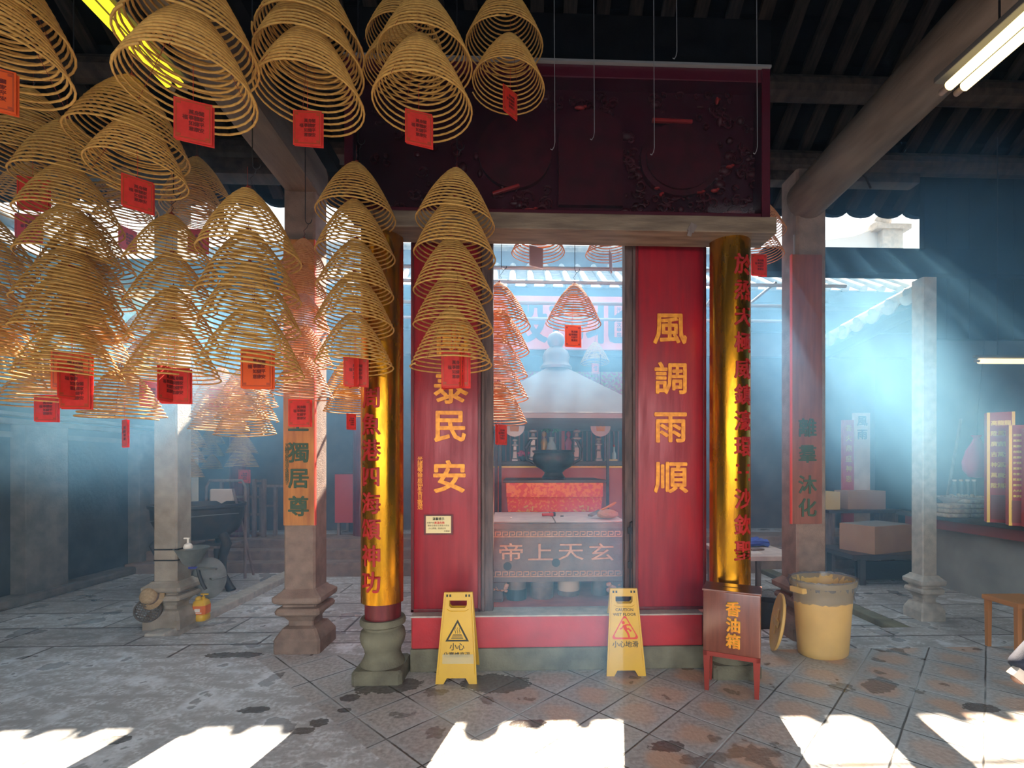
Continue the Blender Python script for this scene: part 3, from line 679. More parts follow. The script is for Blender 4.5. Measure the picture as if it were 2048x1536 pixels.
t, w, h = board(pl, 567, 628, 1051, '上獨居尊', (843, 905, 957, 1012), 597, M['plaque_wood'], M['green_ink'], 'orange-brown board with green characters 獨居尊 fixed to the left pillar', .170, 3.3)
me = column_text('光緒甲辰年吉立沐恩弟子', .034, .030, .001, .01); put('signature', me, M['green_ink'], t, loc=(-w / 2 + .03, -.002, .64))
t, w, h = board(pr_, 1584, 1645, 1048, '離羣沐化', (855, 908, 969, 1015), 1615, M['plaque_red'], M['green_ink'], 'red-brown board with dark characters 沐化 fixed to the right pillar', .165, 3.3, -1)
# upright wires/brackets: pipe up the right pillar
q = atD(1588, 470, 4.165)
MB().tube([(q.x, q.y, 1.9), (q.x, q.y, q.z)], .008, 8).build('conduit', M['pipe'])
tag(bpy.data.objects['conduit'], 'thin pale pipe running up the right inscribed pillar', 'pipe')
# ------------------------------------------------------------------ hanging incense coils
def coil_mesh(seed, turns=19, n=30, tube=.0102, H=.72, sag=.012):
    """conical spiral, rim radius .5, apex at z=H, rim at z=0"""
    rd = random.Random(seed); N = turns * n; k = 5
    ph = [rd.uniform(0, 6.28) for _ in range(4)]
    vs, fs = [], []
    def P(i):
        s = i / N                                   # 0 apex .. 1 rim
        r = .045 + .455 * (s ** .86)
        z = H * (1 - s ** 1.02) - .05 * math.sin(PI * s) * -1.0
        a = 2 * PI * i / n
        z += sag * s * math.sin(a + ph[0]) + .006 * math.sin(2 * a + ph[1]) * s + .0012 * math.sin(a * .37 + ph[2])
        r *= 1 + .003 * math.sin(a * 1.13 + ph[3])
        return Vector((r * math.cos(a), r * math.sin(a), z))
    for i in range(N + 1):
        p = P(i); tdir = (P(min(i + 1, N)) - P(max(i - 1, 0))).normalized()
        u = tdir.cross(UP).normalized(); v = u.cross(tdir)
        for q in range(k): 
            a = 2 * PI * q / k; vs.append(p + (u * math.cos(a) + v * math.sin(a)) * tube)
    for i in range(N):
        for q in range(k): fs.append((i * k + q, i * k + (q + 1) % k, (i + 1) * k + (q + 1) % k, (i + 1) * k + q))
    fs.append(tuple(range(k))[::-1]); fs.append(tuple(N * k + q for q in range(k)))
    me = bpy.data.meshes.new('spiral'); me.from_pydata(vs, [], fs)
    for p in me.polygons: p.use_smooth = True
    return me
COILS = [coil_mesh(i, 17 + i % 3, sag=.006 + .006 * (i % 2)) for i in range(5)]
COILS_R = [m.copy() for m in COILS]
for m in COILS: m.materials.append(M['coil'])
for m in COILS_R: m.materials.append(M['coil_red'])
def thread_mesh():
    mb = MB()
    for a in (.4, 2.5, 4.6):
        pts = [(.045 * math.cos(a), .045 * math.sin(a), .72)] + [((.045 + .455 * s ** .86 + .012) * math.cos(a), (.045 + .455 * s ** .86 + .012) * math.sin(a), .72 * (1 - s)) for s in (.2, .4, .6, .8, .98)]
        mb.tube(pts, .0022, 4)
        mb.tube([(.047 * math.cos(a), .047 * math.sin(a), .70), (0, 0, .78)], .0022, 4)
    mb.tube([(0, 0, .77), (.004, 0, .97)], .0022, 4)
    for a in range(5): mb.tube([(0, 0, .765), (.03 * math.cos(a * 1.3), .03 * math.sin(a * 1.3), .73 + .02 * math.sin(a * 2))], .006, 5)
    me = bpy.data.meshes.new('thread'); mb.bm.to_mesh(me); mb.bm.free(); me.materials.append(M['thread']); return me
THREAD = thread_mesh()
def card_meshes():
    rd = random.Random(5)
    mb = MB()
    mb.box((0, 0, -.16), (.27, .008, .34), bev=.002); mb.box((.012, .012, -.168), (.27, .004, .34), rz=.05)
    mb.tube([(0, 0, .01), (0, 0, .30)], .002, 4)
    sheet = bpy.data.meshes.new('prayer_card'); mb.bm.to_mesh(sheet); mb.bm.free(); sheet.materials.append(M['card'])
    mb = MB()
    for s in (-1, 1): mb.box((s * .118, -.0055, -.16), (.008, .002, .31)); mb.box((0, -.0055, -.16 + s * .151), (.24, .002, .008))
    for sx in (-1, 1):
        for sz in (-1, 1): mb.box((sx * .1, -.0055, -.16 + sz * .132), (.028, .002, .02))
    brd = bpy.data.meshes.new('border'); mb.bm.to_mesh(brd); mb.bm.free(); brd.materials.append(mat('card_border', (.42, .05, .01), .5))
    mb = MB()
    for i, (txt, x) in enumerate((('闔家平安', .06), ('身體健康', .025), ('萬事如意', -.012), ('福', -.055))):
        mb.mesh(column_text(txt, .040, .046, .0008, .02), Matrix.Translation((x, -.0055, -.09 - (.05 if i == 3 else 0))))
    ink = bpy.data.meshes.new('writing'); mb.bm.to_mesh(ink); mb.bm.free(); ink.materials.append(M['card_ink'])
    return sheet, brd, ink
SHEET, BRD, INK = card_meshes()
SHEET_P = SHEET.copy(); SHEET_P.materials[0] = M['card_pale']
SHEET_O = SHEET.copy(); SHEET_O.materials[0] = mat('orange_card', (.90, .13, .02), .5, trans=.3)
rc = random.Random(11)
ORD = {1: ['single'], 2: ['upper', 'lower'], 3: ['top', 'middle', 'lowest'], 4: ['top', 'second', 'third', 'lowest'], 5: ['top', 'second', 'third', 'fourth', 'lowest'], 6: ['top', 'second', 'third', 'fourth', 'fifth', 'lowest']}
def stack(phrase, group, rims, D, cards={}, red=False, hook=True, hooktop=None, tilt=.035, ords=None):
    """rims: (px, py, width px) top to bottom, D: diameter in metres; one depth for the stack"""
    wavg = sum(r[2] for r in rims) / len(rims); dep = F * D / wavg
    p0 = atD(rims[0][0], rims[0][1], dep)
    if p0.x - D / 2 < X0 + .2: dep *= (X0 + .2) / (p0.x - D / 2)
    o_ = ords or ORD[len(rims)]
    for i, (px, py, w) in enumerate(rims):
        p = atD(px, py, dep)
        has = i in cards
        lab = f"{o_[i]} tan incense coil {phrase}" if not red else f"{o_[i]} reddish incense coil {phrase}"
        t = thing('incense_coil', lab, 'incense coil', tuple(p), rc.uniform(0, 6.28), group)
        dd = w * dep / F; t.scale = (dd, dd, dd)
        t.rotation_euler = (rc.uniform(-tilt, tilt), rc.uniform(-tilt, tilt), rc.uniform(0, 6.28))
        put('spiral', (COILS_R if red else COILS)[rc.randrange(5)], None, t)
        put('thread', THREAD, None, t)
        if has:
            for (yaw, kind, dz, s) in (cards[i] if isinstance(cards[i], list) else [cards[i]]):
                me = {'r': SHEET, 'p': SHEET_P, 'o': SHEET_O}[kind]
                c = put('prayer_card', me, None, t); c.scale = (s, s, s)
                # keep the card upright and facing yaw in the room
                rm = t.rotation_euler.to_matrix().inverted() @ Euler((0, 0, yaw)).to_matrix()
                c.rotation_euler = rm.to_euler(); c.location = (rc.uniform(-.05, .05), rc.uniform(-.05, .05), dz)
                if kind != 'p':
                    put('border', BRD, None, c); put('writing', INK, None, c)
    if hook:
        px, py, w = rims[0]; dd = w * dep / F
        a = atD(px, py, dep) + Vector((0, 0, .775 * dd))
        top = hooktop if hooktop else min(roofz(min(a.y, EY - .1)) - .02, a.z + 1.6)
        h = top - a.z
        mb = MB()
        off = .012
        if h > .12:
            q = [(off, 0, h)] + [(off, 0, .12)] + [(off + .022 * math.cos(PI - PI * j / 6) - .0 + .022 , 0, .12 - .03 * math.sin(PI * j / 6)) for j in range(1, 7)]
            mb.tube(q, .0028, 6)
            mb.tube([(.034, 0, .092), (.02, .01, .07), (.0, .0, .04), (.012, 0, .02), (0, 0, 0)], .0018, 5)
        else: mb.tube([(0, 0, h), (0, 0, 0)], .0025, 5)
        o = mb.build('hanging_hook', M['wire'], loc=tuple(a))
        tag(o, f"thin wire hook holding the coils {phrase}", 'hook', 'wire hooks of the coils')

G = 'incense coils hanging over the hall'
def R_(*a): return list(a)
stack('at the top left picture corner', G, R_((-18, 62, 250), (-20, 132, 252)), .50, {1: (.45, 'o', .02, 1.0)})
stack('just below the left slanting yellow lamp', G, R_((383, 112, 243), (381, 192, 240)), .50, {1: (.35, 'r', -.06, 1.0)}, hooktop=4.9)
stack('high above the orange 獨居尊 board', G, R_((622, 100, 205), (620, 138, 204), (620, 205, 206)), .50, {2: (.05, 'r', -.06, 1.0)})
stack('nearest before the carved panel left end', G, R_((850, 130, 188), (845, 220, 198)), .50, {1: (.30, 'r', .0, 1.0)})
stack('half hidden behind the nearest panel stack', G, R_((808, 95, 150), (806, 152, 150)), .46)
stack('before the carved panel middle', G, R_((1010, 98, 156), (1016, 178, 148)), .46, {1: (.8, 'r', -.02, 1.0)})
stack('before the left gilded couplet column', G, R_((712, 436, 153), (711, 513, 153), (710, 588, 150), (709, 655, 152), (709, 736, 152)), .48, {4: [(.25, 'r', .12, 1.1), (2.2, 'r', .12, 1.1)]})
stack('low behind the left gilded column stack', G, R_((700, 790, 100), (700, 828, 102)), .40, {1: (1.1, 'r', .0, .9)}, hook=False)
stack('before the left red door panel', G, R_((910, 452, 158), (909, 516, 163), (906, 592, 160), (906, 660, 160), (904, 735, 163)), .49, {4: [(.05, 'r', .17, 1.25), (-.6, 'r', .17, 1.25)]})
stack('backlit against the left sky gap', G, R_((500, 516, 186), (500, 598, 186), (502, 660, 184), (503, 746, 192)), .50, {3: (.02, 'o', .25, 1.2)})
stack('left of the backlit sky gap stack', G, R_((343, 545, 158), (345, 620, 156), (348, 688, 156), (347, 760, 166)), .49, {3: [(.1, 'r', .14, 1.25), (1.5, 'r', .14, 1.2)]})
stack('in front stack before the left wall', G, R_((143, 375, 180), (141, 450, 170), (140, 530, 166), (138, 615, 168), (145, 668, 180), (140, 757, 172)), .50, {5: [(.5, 'o', .30, 1.3), (.1, 'r', .05, 1.2), (1.4, 'r', .16, 1.2)]})
stack('tucked behind the left wall front stack', G, R_((180, 548, 155), (177, 610, 152), (172, 675, 155), (172, 735, 160)), .49, hook=False)
stack('cut by the left picture edge at middle height', G, R_((-28, 540, 160), (-22, 592, 164), (-25, 672, 164), (-28, 715, 164), (-20, 768, 165)), .50)
stack('dim behind the corner stack, upper left', G, R_((66, 300, 165), (60, 338, 160)), .50, {1: (.2, 'r', -.10, 1.2)})
stack('hazy and farther back at upper left', G, R_((60, 425, 130),), .50, {0: (.15, 'r', -.06, 1.25)}, ords=['single'], hook=False)
stack('dim under the yellow lamp, upper left', G, R_((258, 300, 200), (275, 355, 170)), .48, {1: (.75, 'r', -.02, 1.1)})
stack('hazy below the dim upper left pair', G, R_((250, 415, 108), (252, 455, 110)), .46, {1: (1.3, 'r', .0, 1.2)}, hook=False)
stack('beside the left sky gap, under the cross beam', G, R_((398, 405, 122), (388, 430, 116), (395, 462, 115)), .48, {2: (.05, 'r', .0, 1.2)})
stack('touching the left inscribed pillar', G, R_((607, 545, 92), (607, 608, 106), (606, 668, 110), (605, 730, 116), (604, 795, 118)), .375, {4: (.05, 'r', -.04, 1.35)}, red=True, hooktop=3.7)
stack('behind the sky gap side stack, middle left', G, R_((300, 700, 118), (298, 762, 122)), .46, {1: (1.3, 'r', -.02, 1.2)}, hook=False)
stack('hanging lowest over the left wall', G, R_((247, 838, 146),), .50, {0: (-.72, 'r', -.02, 1.1)}, ords=['single'], hook=False)
stack('low by the left wall moulding', G, R_((95, 812, 148),), .50, {0: (.1, 'r', .14, 1.05)}, ords=['single'], hook=False)
stack('just right of the leftmost pillar, low', G, R_((386, 800, 92), (384, 828, 92), (384, 855, 92)), .51, hook=False)
stack('with its tag low between both left pillars', G, R_((443, 812, 106), (442, 838, 106), (440, 862, 106)), .46, {0: (.2, 'r', .3, 1.2)}, hook=False)
stack('low beside the left inscribed pillar', G, R_((495, 812, 112), (494, 840, 112), (492, 872, 112)), .46, hook=False)
stack('far in the haze right of the leftmost pillar', G, R_((378, 898, 66), (376, 926, 64), (374, 955, 60)), .46, hook=False)
stack('far in the haze above the iron cauldron', G, R_((424, 888, 46), (424, 912, 44), (424, 938, 40)), .40, hook=False)
stack('far in the haze above the wooden rack', G, R_((484, 906, 56), (484, 934, 60)), .44, {1: (.1, 'r', -.10, 1.3)}, hook=False)
GC = 'incense coils hanging over the courtyard'
stack('in the doorway top, nearer the middle', GC, R_((1078, 470, 108), (1077, 508, 107)), .48, {1: (.5, 'p', .12, 1.1)}, red=True)
stack('in the doorway top, at its right jamb', GC, R_((1222, 472, 108), (1219, 512, 98)), .48, {1: (1.2, 'p', .05, 1.1)}, red=True)
stack('at the left edge of the doorway', GC, R_((1000, 655, 122), (999, 706, 120), (998, 757, 118), (998, 800, 118), (997, 848, 116)), .50, {4: [(.8, 'r', -.02, 1.0), (1.6, 'r', -.02, 1.0)]}, red=True)
stack('alone before the rose signboard', GC, R_((1147, 650, 111),), .50, {0: (.15, 'o', -.03, 1.1)}, red=True, ords=['single'])
stack('small and far, right of the canopy finial', GC, R_((1190, 726, 58),), .40, {0: (.3, 'r', -.02, 1.0)}, ords=['single'], hooktop=3.6)
stack('in the gap right of the right gilded column', GC, R_((1522, 468, 92), (1519, 516, 92)), .405, {1: (.1, 'r', .05, 1.35)}, red=True)
# thin bare hooks left over in front of the carved panel and beams
for i, (px, py, Y, hh, lab) in enumerate(((1352, 118, 3.2, .9, 'bare wire hook above the carved panel top edge'), (1307, 310, 3.22, 1.3, 'bare wire hook over the carved medallion left part'), (1513, 308, 3.22, 1.3, 'bare wire hook over the carved panel right end'), (1187, 280, 3.15, 1.2, 'bare wire hook over the carved arch'), (1108, 300, 3.15, 1.2, 'bare wire hook left of the carved arch'))):
    p = atY(px, py, Y)
    o = MB().tube([(0, 0, hh), (.006, 0, .05), (.0, 0, .02), (-.012, 0, 0), (-.022, 0, .006)], .0026, 6).build('bare_hook', M['pipe'], loc=tuple(p)); tag(o, lab, 'hook')
# ------------------------------------------------------------------ caution signs, donation box, bin, person
def caution_sign(pxl_b, pxr_b, pyb, pyt, label, kind):
    D = F * EYE / (pyb - PY); h = (pyb - pyt) * D / F / 1.0
    a, b = atZ(pxl_b, pyb), atZ(pxr_b, pyb); w = (b - a).length; c = (a + b) / 2
    t = thing('caution_sign', label, 'caution sign', (c.x, c.y, 0), -.02)
    k = .70
    W2, wt = w / 2, w / 2 * k
    def side(z): return W2 + (wt - W2) * z / h
    outer = [(-W2, 0), (-W2 + .055, 0), (-W2 + .078, .038), (W2 - .078, .038), (W2 - .055, 0), (W2, 0), (wt, h), (-wt, h)]
    hole = [(-.048, h - .105), (-.062, h - .09), (-.062, h - .055), (.062, h - .055), (.062, h - .09), (.048, h - .105)]
    lean = math.atan2(.10, h)
    front = thing_part('front_leaf', loops_mesh([outer, hole], .005), M['yellow'], t); front.rotation_euler = (-lean, 0, 0)
    back = thing_part('rear_leaf', loops_mesh([outer, hole], .005), M['yellow'], t); back.location = (0, .21, 0); back.rotation_euler = (lean, 0, 0)
    mb = MB()
    for s in (-1, 1):
        mb.tube([(s * side(.1) * .93, -.006, .06), (s * side(h) * .9, -.006, h - .03)], .003, 5)
    mb.tube([(-.075, -.006, h - .115), (-.055, -.006, h - .128), (.055, -.006, h - .128), (.075, -.006, h - .115)], .003, 5)
    mb.build('moulded_rib', M['yellow'], front)
    mb = MB()
    for s in (-1, 1):
        for q in (0, 1): mb.box((s * (wt - .022 - .022 * q), -.004, h - .022), (.012, .006, .016))
    mb.build('hinge_slot', M['black'], front)
    def art(name, me, m, z, x=0): put(name, me, m, front, loc=(x, -.0058, z))
    if kind == 'hot':
        z = h * .565; tri = [(-.082, -.065), (.082, -.065), (.0, .082)]; inn = [(-.062, -.054), (.062, -.054), (0, .058)]
        art('warning_triangle', loops_mesh([tri, inn], .0006), M['black'], z)
        mb = MB()
        for x in (-.015, 0, .015): mb.tube([(x + .004 * math.sin(q * 1.3), 0, -.012 + q * .007) for q in range(7)], .002, 4)
        for q, wd in ((-.020, .06), (-.028, .07), (-.036, .078), (-.044, .084)): mb.box((0, 0, q), (wd, .001, .004))
        mb.build('hot_surface_symbol', M['black'], front, loc=(0, -.0058, z))
        art('caution_text', text_mesh('小心', .052, .0006, .012), M['black'], h * .402)
        art('caution_text', text_mesh('化寶爐高溫', .037, .0006, .012), M['black'], h * .315)
        MB().box((0, 0, 0), (.215, .0015, .062)).build('torn_tape', mixglass('clear_tape', (.85, .75, .45), .35, .2), front, loc=(.01, -.0066, h * .268))
        MB().box((-.08, 0, 0), (.06, .001, .055)).box((.06, 0, .002), (.07, .001, .05), ry=.1).build('torn_paper', mat('tan_paper', (.60, .40, .10), .6), front, loc=(.01, -.0058, h * .268))
    else:
        art('caution_text', text_mesh('CAUTION', .029, .0006, .012, sx=1.0), M['black'], h * .755)
        art('caution_text', text_mesh('WET FLOOR', .027, .0006, .012, sx=1.1), M['black'], h * .70)
        z = h * .535
        def rt(s): 
            r_ = []
            for cx, cy, a0 in ((-.078 * s, -.058 * s, 210), (.078 * s, -.058 * s, 330), (0, .075 * s, 90)):
                r_ += [(cx + .014 * math.cos(R(a0 + d)), cy + .014 * math.sin(R(a0 + d))) for d in (-60, -30, 0, 30, 60)]
            return r_
        art('warning_triangle', loops_mesh([rt(1.0), rt(.80)], .0006), M['sign_red'], z)
        mb = MB()
        mb.lathe([(.012, -.0006), (.012, .0006)], (0, 0, 0), 14); 
        bm2 = mb.bm; bmesh.ops.rotate(bm2, verts=bm2.verts, matrix=Matrix.Rotation(R(90), 3, 'X')); bmesh.ops.translate(bm2, verts=bm2.verts, vec=(-.012, 0, .044))
        for pts, r_ in (([(-.004, 0, .028), (.006, 0, -.004)], .012), ([(.004, 0, -.004), (.020, 0, -.028), (.030, 0, -.058)], .007), ([(.006, 0, -.002), (.026, 0, .002), (.045, 0, -.016)], .006), ([(0, 0, .026), (.020, 0, .030), (.038, 0, .028)], .005), ([(-.008, 0, .026), (-.022, 0, .006), (-.036, 0, .0)], .005)):
            mb.tube([(x, 0, zz) for x, _, zz in pts], r_, 6)
        bmesh.ops.scale(mb.bm, verts=mb.bm.verts, vec=(1, .06, 1)); mb.build('slipping_figure_symbol', M['sign_red'], front, loc=(0, -.0058, z - .002))
        art('caution_text', text_mesh('小心地滑', .047, .0006, .008), M['black'], h * .36)
    return t
def thing_part(name, me, m, parent): return put(name, me, m, parent)
caution_sign(871, 954, 1368, 1190, 'yellow folding caution sign with hot-surface triangle, reading 小心', 'hot')
caution_sign(1213, 1292, 1352, 1182, 'yellow folding caution sign reading CAUTION WET FLOOR, with slipping figure', 'wet')

# donation box
fl, fr = atZ(1406, 1380), atZ(1521, 1402)
v = fr - fl; w = v.length; rz = math.atan2(v.y, v.x)
t = thing('donation_box', 'brown wooden donation box on four red legs, gold characters 香油箱', 'donation box', tuple((fl + fr) / 2), rz)
dp = .22; hz = .265; H_ = .665
MB().box((0, dp / 2, (hz + H_) / 2), (w, dp, H_ - hz), bev=.008).build('body', M['box_wood'], t, smooth=30)
MB().box((0, dp / 2, H_ + .006), (w + .012, dp + .01, .014), bev=.004).build('lid', M['box_wood'], t)
MB().box((0, dp / 2, H_ + .0136), (.12, .012, .002)).build('coin_slot', M['wire'], t)
MB().box((0, .012, hz - .014), (w, .024, .03)).box((0, dp - .012, hz - .014), (w, .024, .03)).box((-w / 2 + .012, dp / 2, hz - .014), (.024, dp, .03)).box((w / 2 - .012, dp / 2, hz - .014), (.024, dp, .03)).build('apron', M['box_red'], t)
for sx in (-1, 1):
    for sy in (0, 1):
        x, y = sx * (w / 2 - .022), .022 + sy * (dp - .044)
        MB().sq([(.013, 0), (.021, hz - .03), (.021, hz)], (x, y, 0), ch=.05).build('leg', M['box_red'], t)
me = column_text('香油箱', .098, .104, .006, .016, .92); put('inscription', me, M['gold_ink'], t, loc=(.012, -.007, H_ - .10))
me = column_text('香油箱', .098, .104, .004, .034, .92); put('inscription_rim', me, mat('yellow_edge', (.80, .55, .06), .4), t, loc=(.012, -.0045, H_ - .10))

# rubbish bin
c = atZ(1668, 1325); c.y += .19
t = thing('rubbish_bin', 'cream plastic rubbish bin lined with a clear bag, by the right pillar', 'bin', (c.x + .035, c.y, 0), .35)
MB().lathe([(.205, .0), (.218, .01), (.222, .05), (.262, .545), (.285, .55), (.292, .575), (.285, .59), (.275, .585), (.255, .55), (.21, .06), (.0, .05)], (0, 0, 0), 40, sx=.96, sy=.72, cap=False).build('tub', M['cream'], t, smooth=50)
MB().box((.272, 0, .53), (.05, .12, .045), bev=.01).box((-.272, 0, .53), (.05, .12, .045), bev=.01).build('handle', M['cream'], t)
rd = random.Random(4); mb = MB(); rings = []
for z, rad in ((.43, .268), (.45, .262), (.50, .270), (.55, .292), (.588, .304), (.605, .296), (.60, .276), (.56, .262), (.48, .248), (.38, .235), (.28, .20)):
    rings.append([mb.bm.verts.new((.96 * (rad + rd.uniform(-.009, .009)) * math.cos(2 * PI * k / 64), .72 * (rad + rd.uniform(-.009, .009)) * math.sin(2 * PI * k / 64), z + rd.uniform(-.006, .006))) for k in range(64)])
for a_, b_ in zip(rings, rings[1:]):
    for k in range(64): mb.bm.faces.new((a_[k], a_[(k + 1) % 64], b_[(k + 1) % 64], b_[k]))
mb.build('bin_bag', M['bag'], t, smooth=60)
mb = MB()
for i in range(9): mb.ball((rd.uniform(-.13, .13), rd.uniform(-.10, .10), .42 + rd.uniform(0, .06)), rd.uniform(.035, .06), (1, 1, .7), 2)
mb.build('crumpled_litter', mat('litter', (.45, .44, .46), .5), t, smooth=60)['kind'] = 'stuff'
lc = c + Vector((-.285, .05, 0))
o = thing('bin_lid', 'round cream plastic lid leaning between the bin and right pillar', 'lid', (lc.x, lc.y, 0), -.25)
pt = MB().lathe([(.0, .0), (.19, .0), (.225, .012), (.232, .03), (.22, .034), (.20, .022), (.06, .02), (.0, .02)], (0, 0, 0), 36, cap=False).box((0, 0, .03), (.05, .20, .012), bev=.004).box((0, .0, .03), (.2, .02, .012), bev=.004).build('lid_disc', M['cream'], o, smooth=40)
pt.rotation_euler = (R(-6), R(-80), 0); pt.location = (0, 0, .23)

# wooden stool and walking person at the right picture edge
q = atY(2036, 1228, 3.62)
t = thing('wooden_stool', 'orange wooden stool cut off by the right picture edge', 'stool', (q.x + .17, q.y + .15, 0))
MB().box((0, 0, .405), (.34, .30, .04), bev=.008).build('seat', M['orangewood'], t)
for sx in (-1, 1):
    for sy in (-1, 1): MB().sq([(.015, 0), (.018, .385)], (sx * .14, sy * .12, 0), ch=.1).build('leg', M['orangewood'], t)

def skin_body(name, verts, edges, radii, m, parent, sub=2):
    me = bpy.data.meshes.new(name); me.from_pydata(verts, edges, [])
    o = bpy.data.objects.new(name, me); C.objects.link(o)
    sk = o.modifiers.new('s', 'SKIN'); sk.use_smooth_shade = True
    for v_, r_ in zip(me.skin_vertices[0].data, radii): v_.radius = (r_, r_)
    me.skin_vertices[0].data[0].use_root = True
    ss = o.modifiers.new('u', 'SUBSURF'); ss.levels = sub; ss.render_levels = sub
    bpy.context.view_layer.update()
    ev = o.evaluated_get(bpy.context.evaluated_depsgraph_get()); m2 = bpy.data.meshes.new_from_object(ev)
    C.objects.unlink(o); bpy.data.objects.remove(o)
    return put(name, m2, m, parent, smooth=180)
fp = atZ(2022, 1408); fp.y += .02
t = thing('person', 'walking person in dark jeans and pale sneakers at the right picture edge', 'person', (fp.x + .66, fp.y + .12, 0), 0)
# pelvis .. chest .. head, arms, legs (left leg trails towards the picture)
V = [(0, 0, .92), (0, 0, 1.12), (.02, 0, 1.36), (.03, 0, 1.50), (.05, 0, 1.62),
     (-.02, -.17, 1.40), (-.06, -.22, 1.14), (.05, -.24, .92), (.09, -.24, .83),
     (.04, .17, 1.40), (.04, .23, 1.14), (-.02, .24, .92), (-.02, .25, .83),
     (-.05, -.09, .86), (-.24, -.10, .50), (-.545, -.10, .19), (-.585, -.10, .11),
     (.05, .09, .86), (.24, .10, .48), (.27, .10, .09)]
E = [(0, 1), (1, 2), (2, 3), (3, 4), (2, 5), (5, 6), (6, 7), (7, 8), (2, 9), (9, 10), (10, 11), (11, 12), (0, 13), (13, 14), (14, 15), (15, 16), (0, 17), (17, 18), (18, 19)]
Rr = [.15, .13, .15, .06, .095, .06, .045, .035, .04, .06, .045, .035, .04, .10, .07, .045, .04, .10, .07, .045]
body = skin_body('body', V, E, Rr, M['skin'], t)
JV = [(0, 0, .93), (0, 0, 1.03), (-.05, -.09, .84), (-.24, -.10, .50), (-.515, -.10, .22), (-.55, -.10, .175), (.05, .09, .84), (.24, .10, .48), (.27, .10, .14)]
jeans = skin_body('jeans', JV, [(0, 1), (0, 2), (2, 3), (3, 4), (4, 5), (0, 6), (6, 7), (7, 8)], [.17, .155, .115, .095, .098, .10, .115, .095, .10], M['jean'], t)
sh = skin_body('shirt', [(0, 0, .98), (0, 0, 1.16), (.02, 0, 1.38), (-.02, -.18, 1.39), (-.06, -.23, 1.18), (.04, .18, 1.39), (.04, .24, 1.18), (0, 0, .88), (0, 0, .83)], [(0, 1), (1, 2), (2, 3), (3, 4), (2, 5), (5, 6), (0, 7), (7, 8)], [.19, .175, .175, .095, .07, .085, .07, .19, .19], M['shirt'], t)
MB().ball((.04, 0, 1.68), .112, (1.05, .88, 1.05), 3).build('hair', M['hair'], t, smooth=180)
def shoe(x, y, z, pitch, yaw):
    mb = MB()
    secs = [(-.10, .030, .0, .075), (-.07, .040, .0, .085), (0, .042, .0, .075), (.07, .048, .0, .055), (.13, .045, .0, .042), (.165, .028, .006, .032)]
    rings = []
    for sx_, hw, z0, z1 in secs:
        rings.append([mb.bm.verts.new(p_) for p_ in ((sx_, -hw, z0), (sx_, -hw * 1.02, z0 + .022), (sx_, -hw * .9, z1 * .75), (sx_, -hw * .4, z1), (sx_, hw * .4, z1), (sx_, hw * .9, z1 * .75), (sx_, hw * 1.02, z0 + .022), (sx_, hw, z0))])
    for a_, b_ in zip(rings, rings[1:]):
        for k in range(8): mb.bm.faces.new((a_[k], a_[(k + 1) % 8], b_[(k + 1) % 8], b_[k]))
    mb.bm.faces.new(rings[0]); mb.bm.faces.new(rings[-1])
    o = mb.build('sneaker', M['white'], t, smooth=60); o.location = (x, y, z); o.rotation_euler = (0, pitch, yaw); return o
shoe(-.548, -.11, .105, .72, -.25); shoe(.32, .10, .0, 0, 0)
# ------------------------------------------------------------------ altar seen through the gateway
PZ = .372
def px_span(l, r, t_, b_, Y):
    A, B = atY(l, t_, Y), atY(r, b_, Y); return A.x, B.x, B.z, A.z     # x0, x1, z0, z1
x0, x1, z0, z1 = px_span(972, 1262, 1048, 1162, 3.98)
t = thing('stone_altar_table', 'carved grey stone altar table with characters 玄天上帝 right behind the door step', 'table', ((x0 + x1) / 2, 3.98, PZ))
w = x1 - x0; zt = z1 - PZ; zb_ = z0 - PZ
MB().box((0, .5, zt - .022), (w + .02, 1.02, .045), bev=.008).build('top_slab', M['tablestone'], t)
mb = MB().box((0, .03, (zt + zb_) / 2 - .02), (w - .02, .06, zt - zb_ - .04)).box((0, .97, (zt + zb_) / 2), (w - .02, .06, zt - zb_ - .05))
for s in (-1, 1): mb.box((s * (w / 2 - .04), .5, (zt + zb_) / 2), (.06, .94, zt - zb_ - .05))
mb.build('apron', M['tablestone'], t)
mb = MB()
def key_row(mb, z, u=.058, hh=.040, th=.007):
    n = int((w - .03) / u); x = -w / 2 + .015
    for i in range(n):
        a = x + i * u
        mb.box((a + u / 2, -.003, z - hh / 2), (u, .006, th)); mb.box((a + .004, -.003, z), (th, .006, hh)); mb.box((a + u * .42, -.003, z + hh / 2), (u * .78, .006, th))
        mb.box((a + u * .78, -.003, z + hh * .18), (th, .006, hh * .65)); mb.box((a + u * .55, -.003, z - hh * .12), (u * .42, .006, th))
key_row(mb, zt - .085); mb.build('key_border', M['carve'], t)
mb = MB(); key_row(mb, zb_ + .065); mb.build('key_border', M['carve'], t)
mb = MB()
for ch, cx in (('帝', 1022), ('上', 1081), ('天', 1142), ('玄', 1203)):
    p = atY(cx, 1104, 3.97); mb.mesh(text_mesh(ch, .155, .006, .006, sx=1.45), Matrix.Translation((p.x - (x0 + x1) / 2, -.004, p.z - PZ)))
mb.build('inscription', M['carve'], t)
for s in (-1, 1):
    for yy in (.06, .92):
        mb = MB(); 
        mb.sq([(.05, 0), (.058, .03), (.045, .10), (.07, zb_ - .06), (.085, zb_)], (s * (w / 2 - .085), yy, 0), ch=.2)
        mb.build('leg', M['tablestone'], t)
rd = random.Random(2)
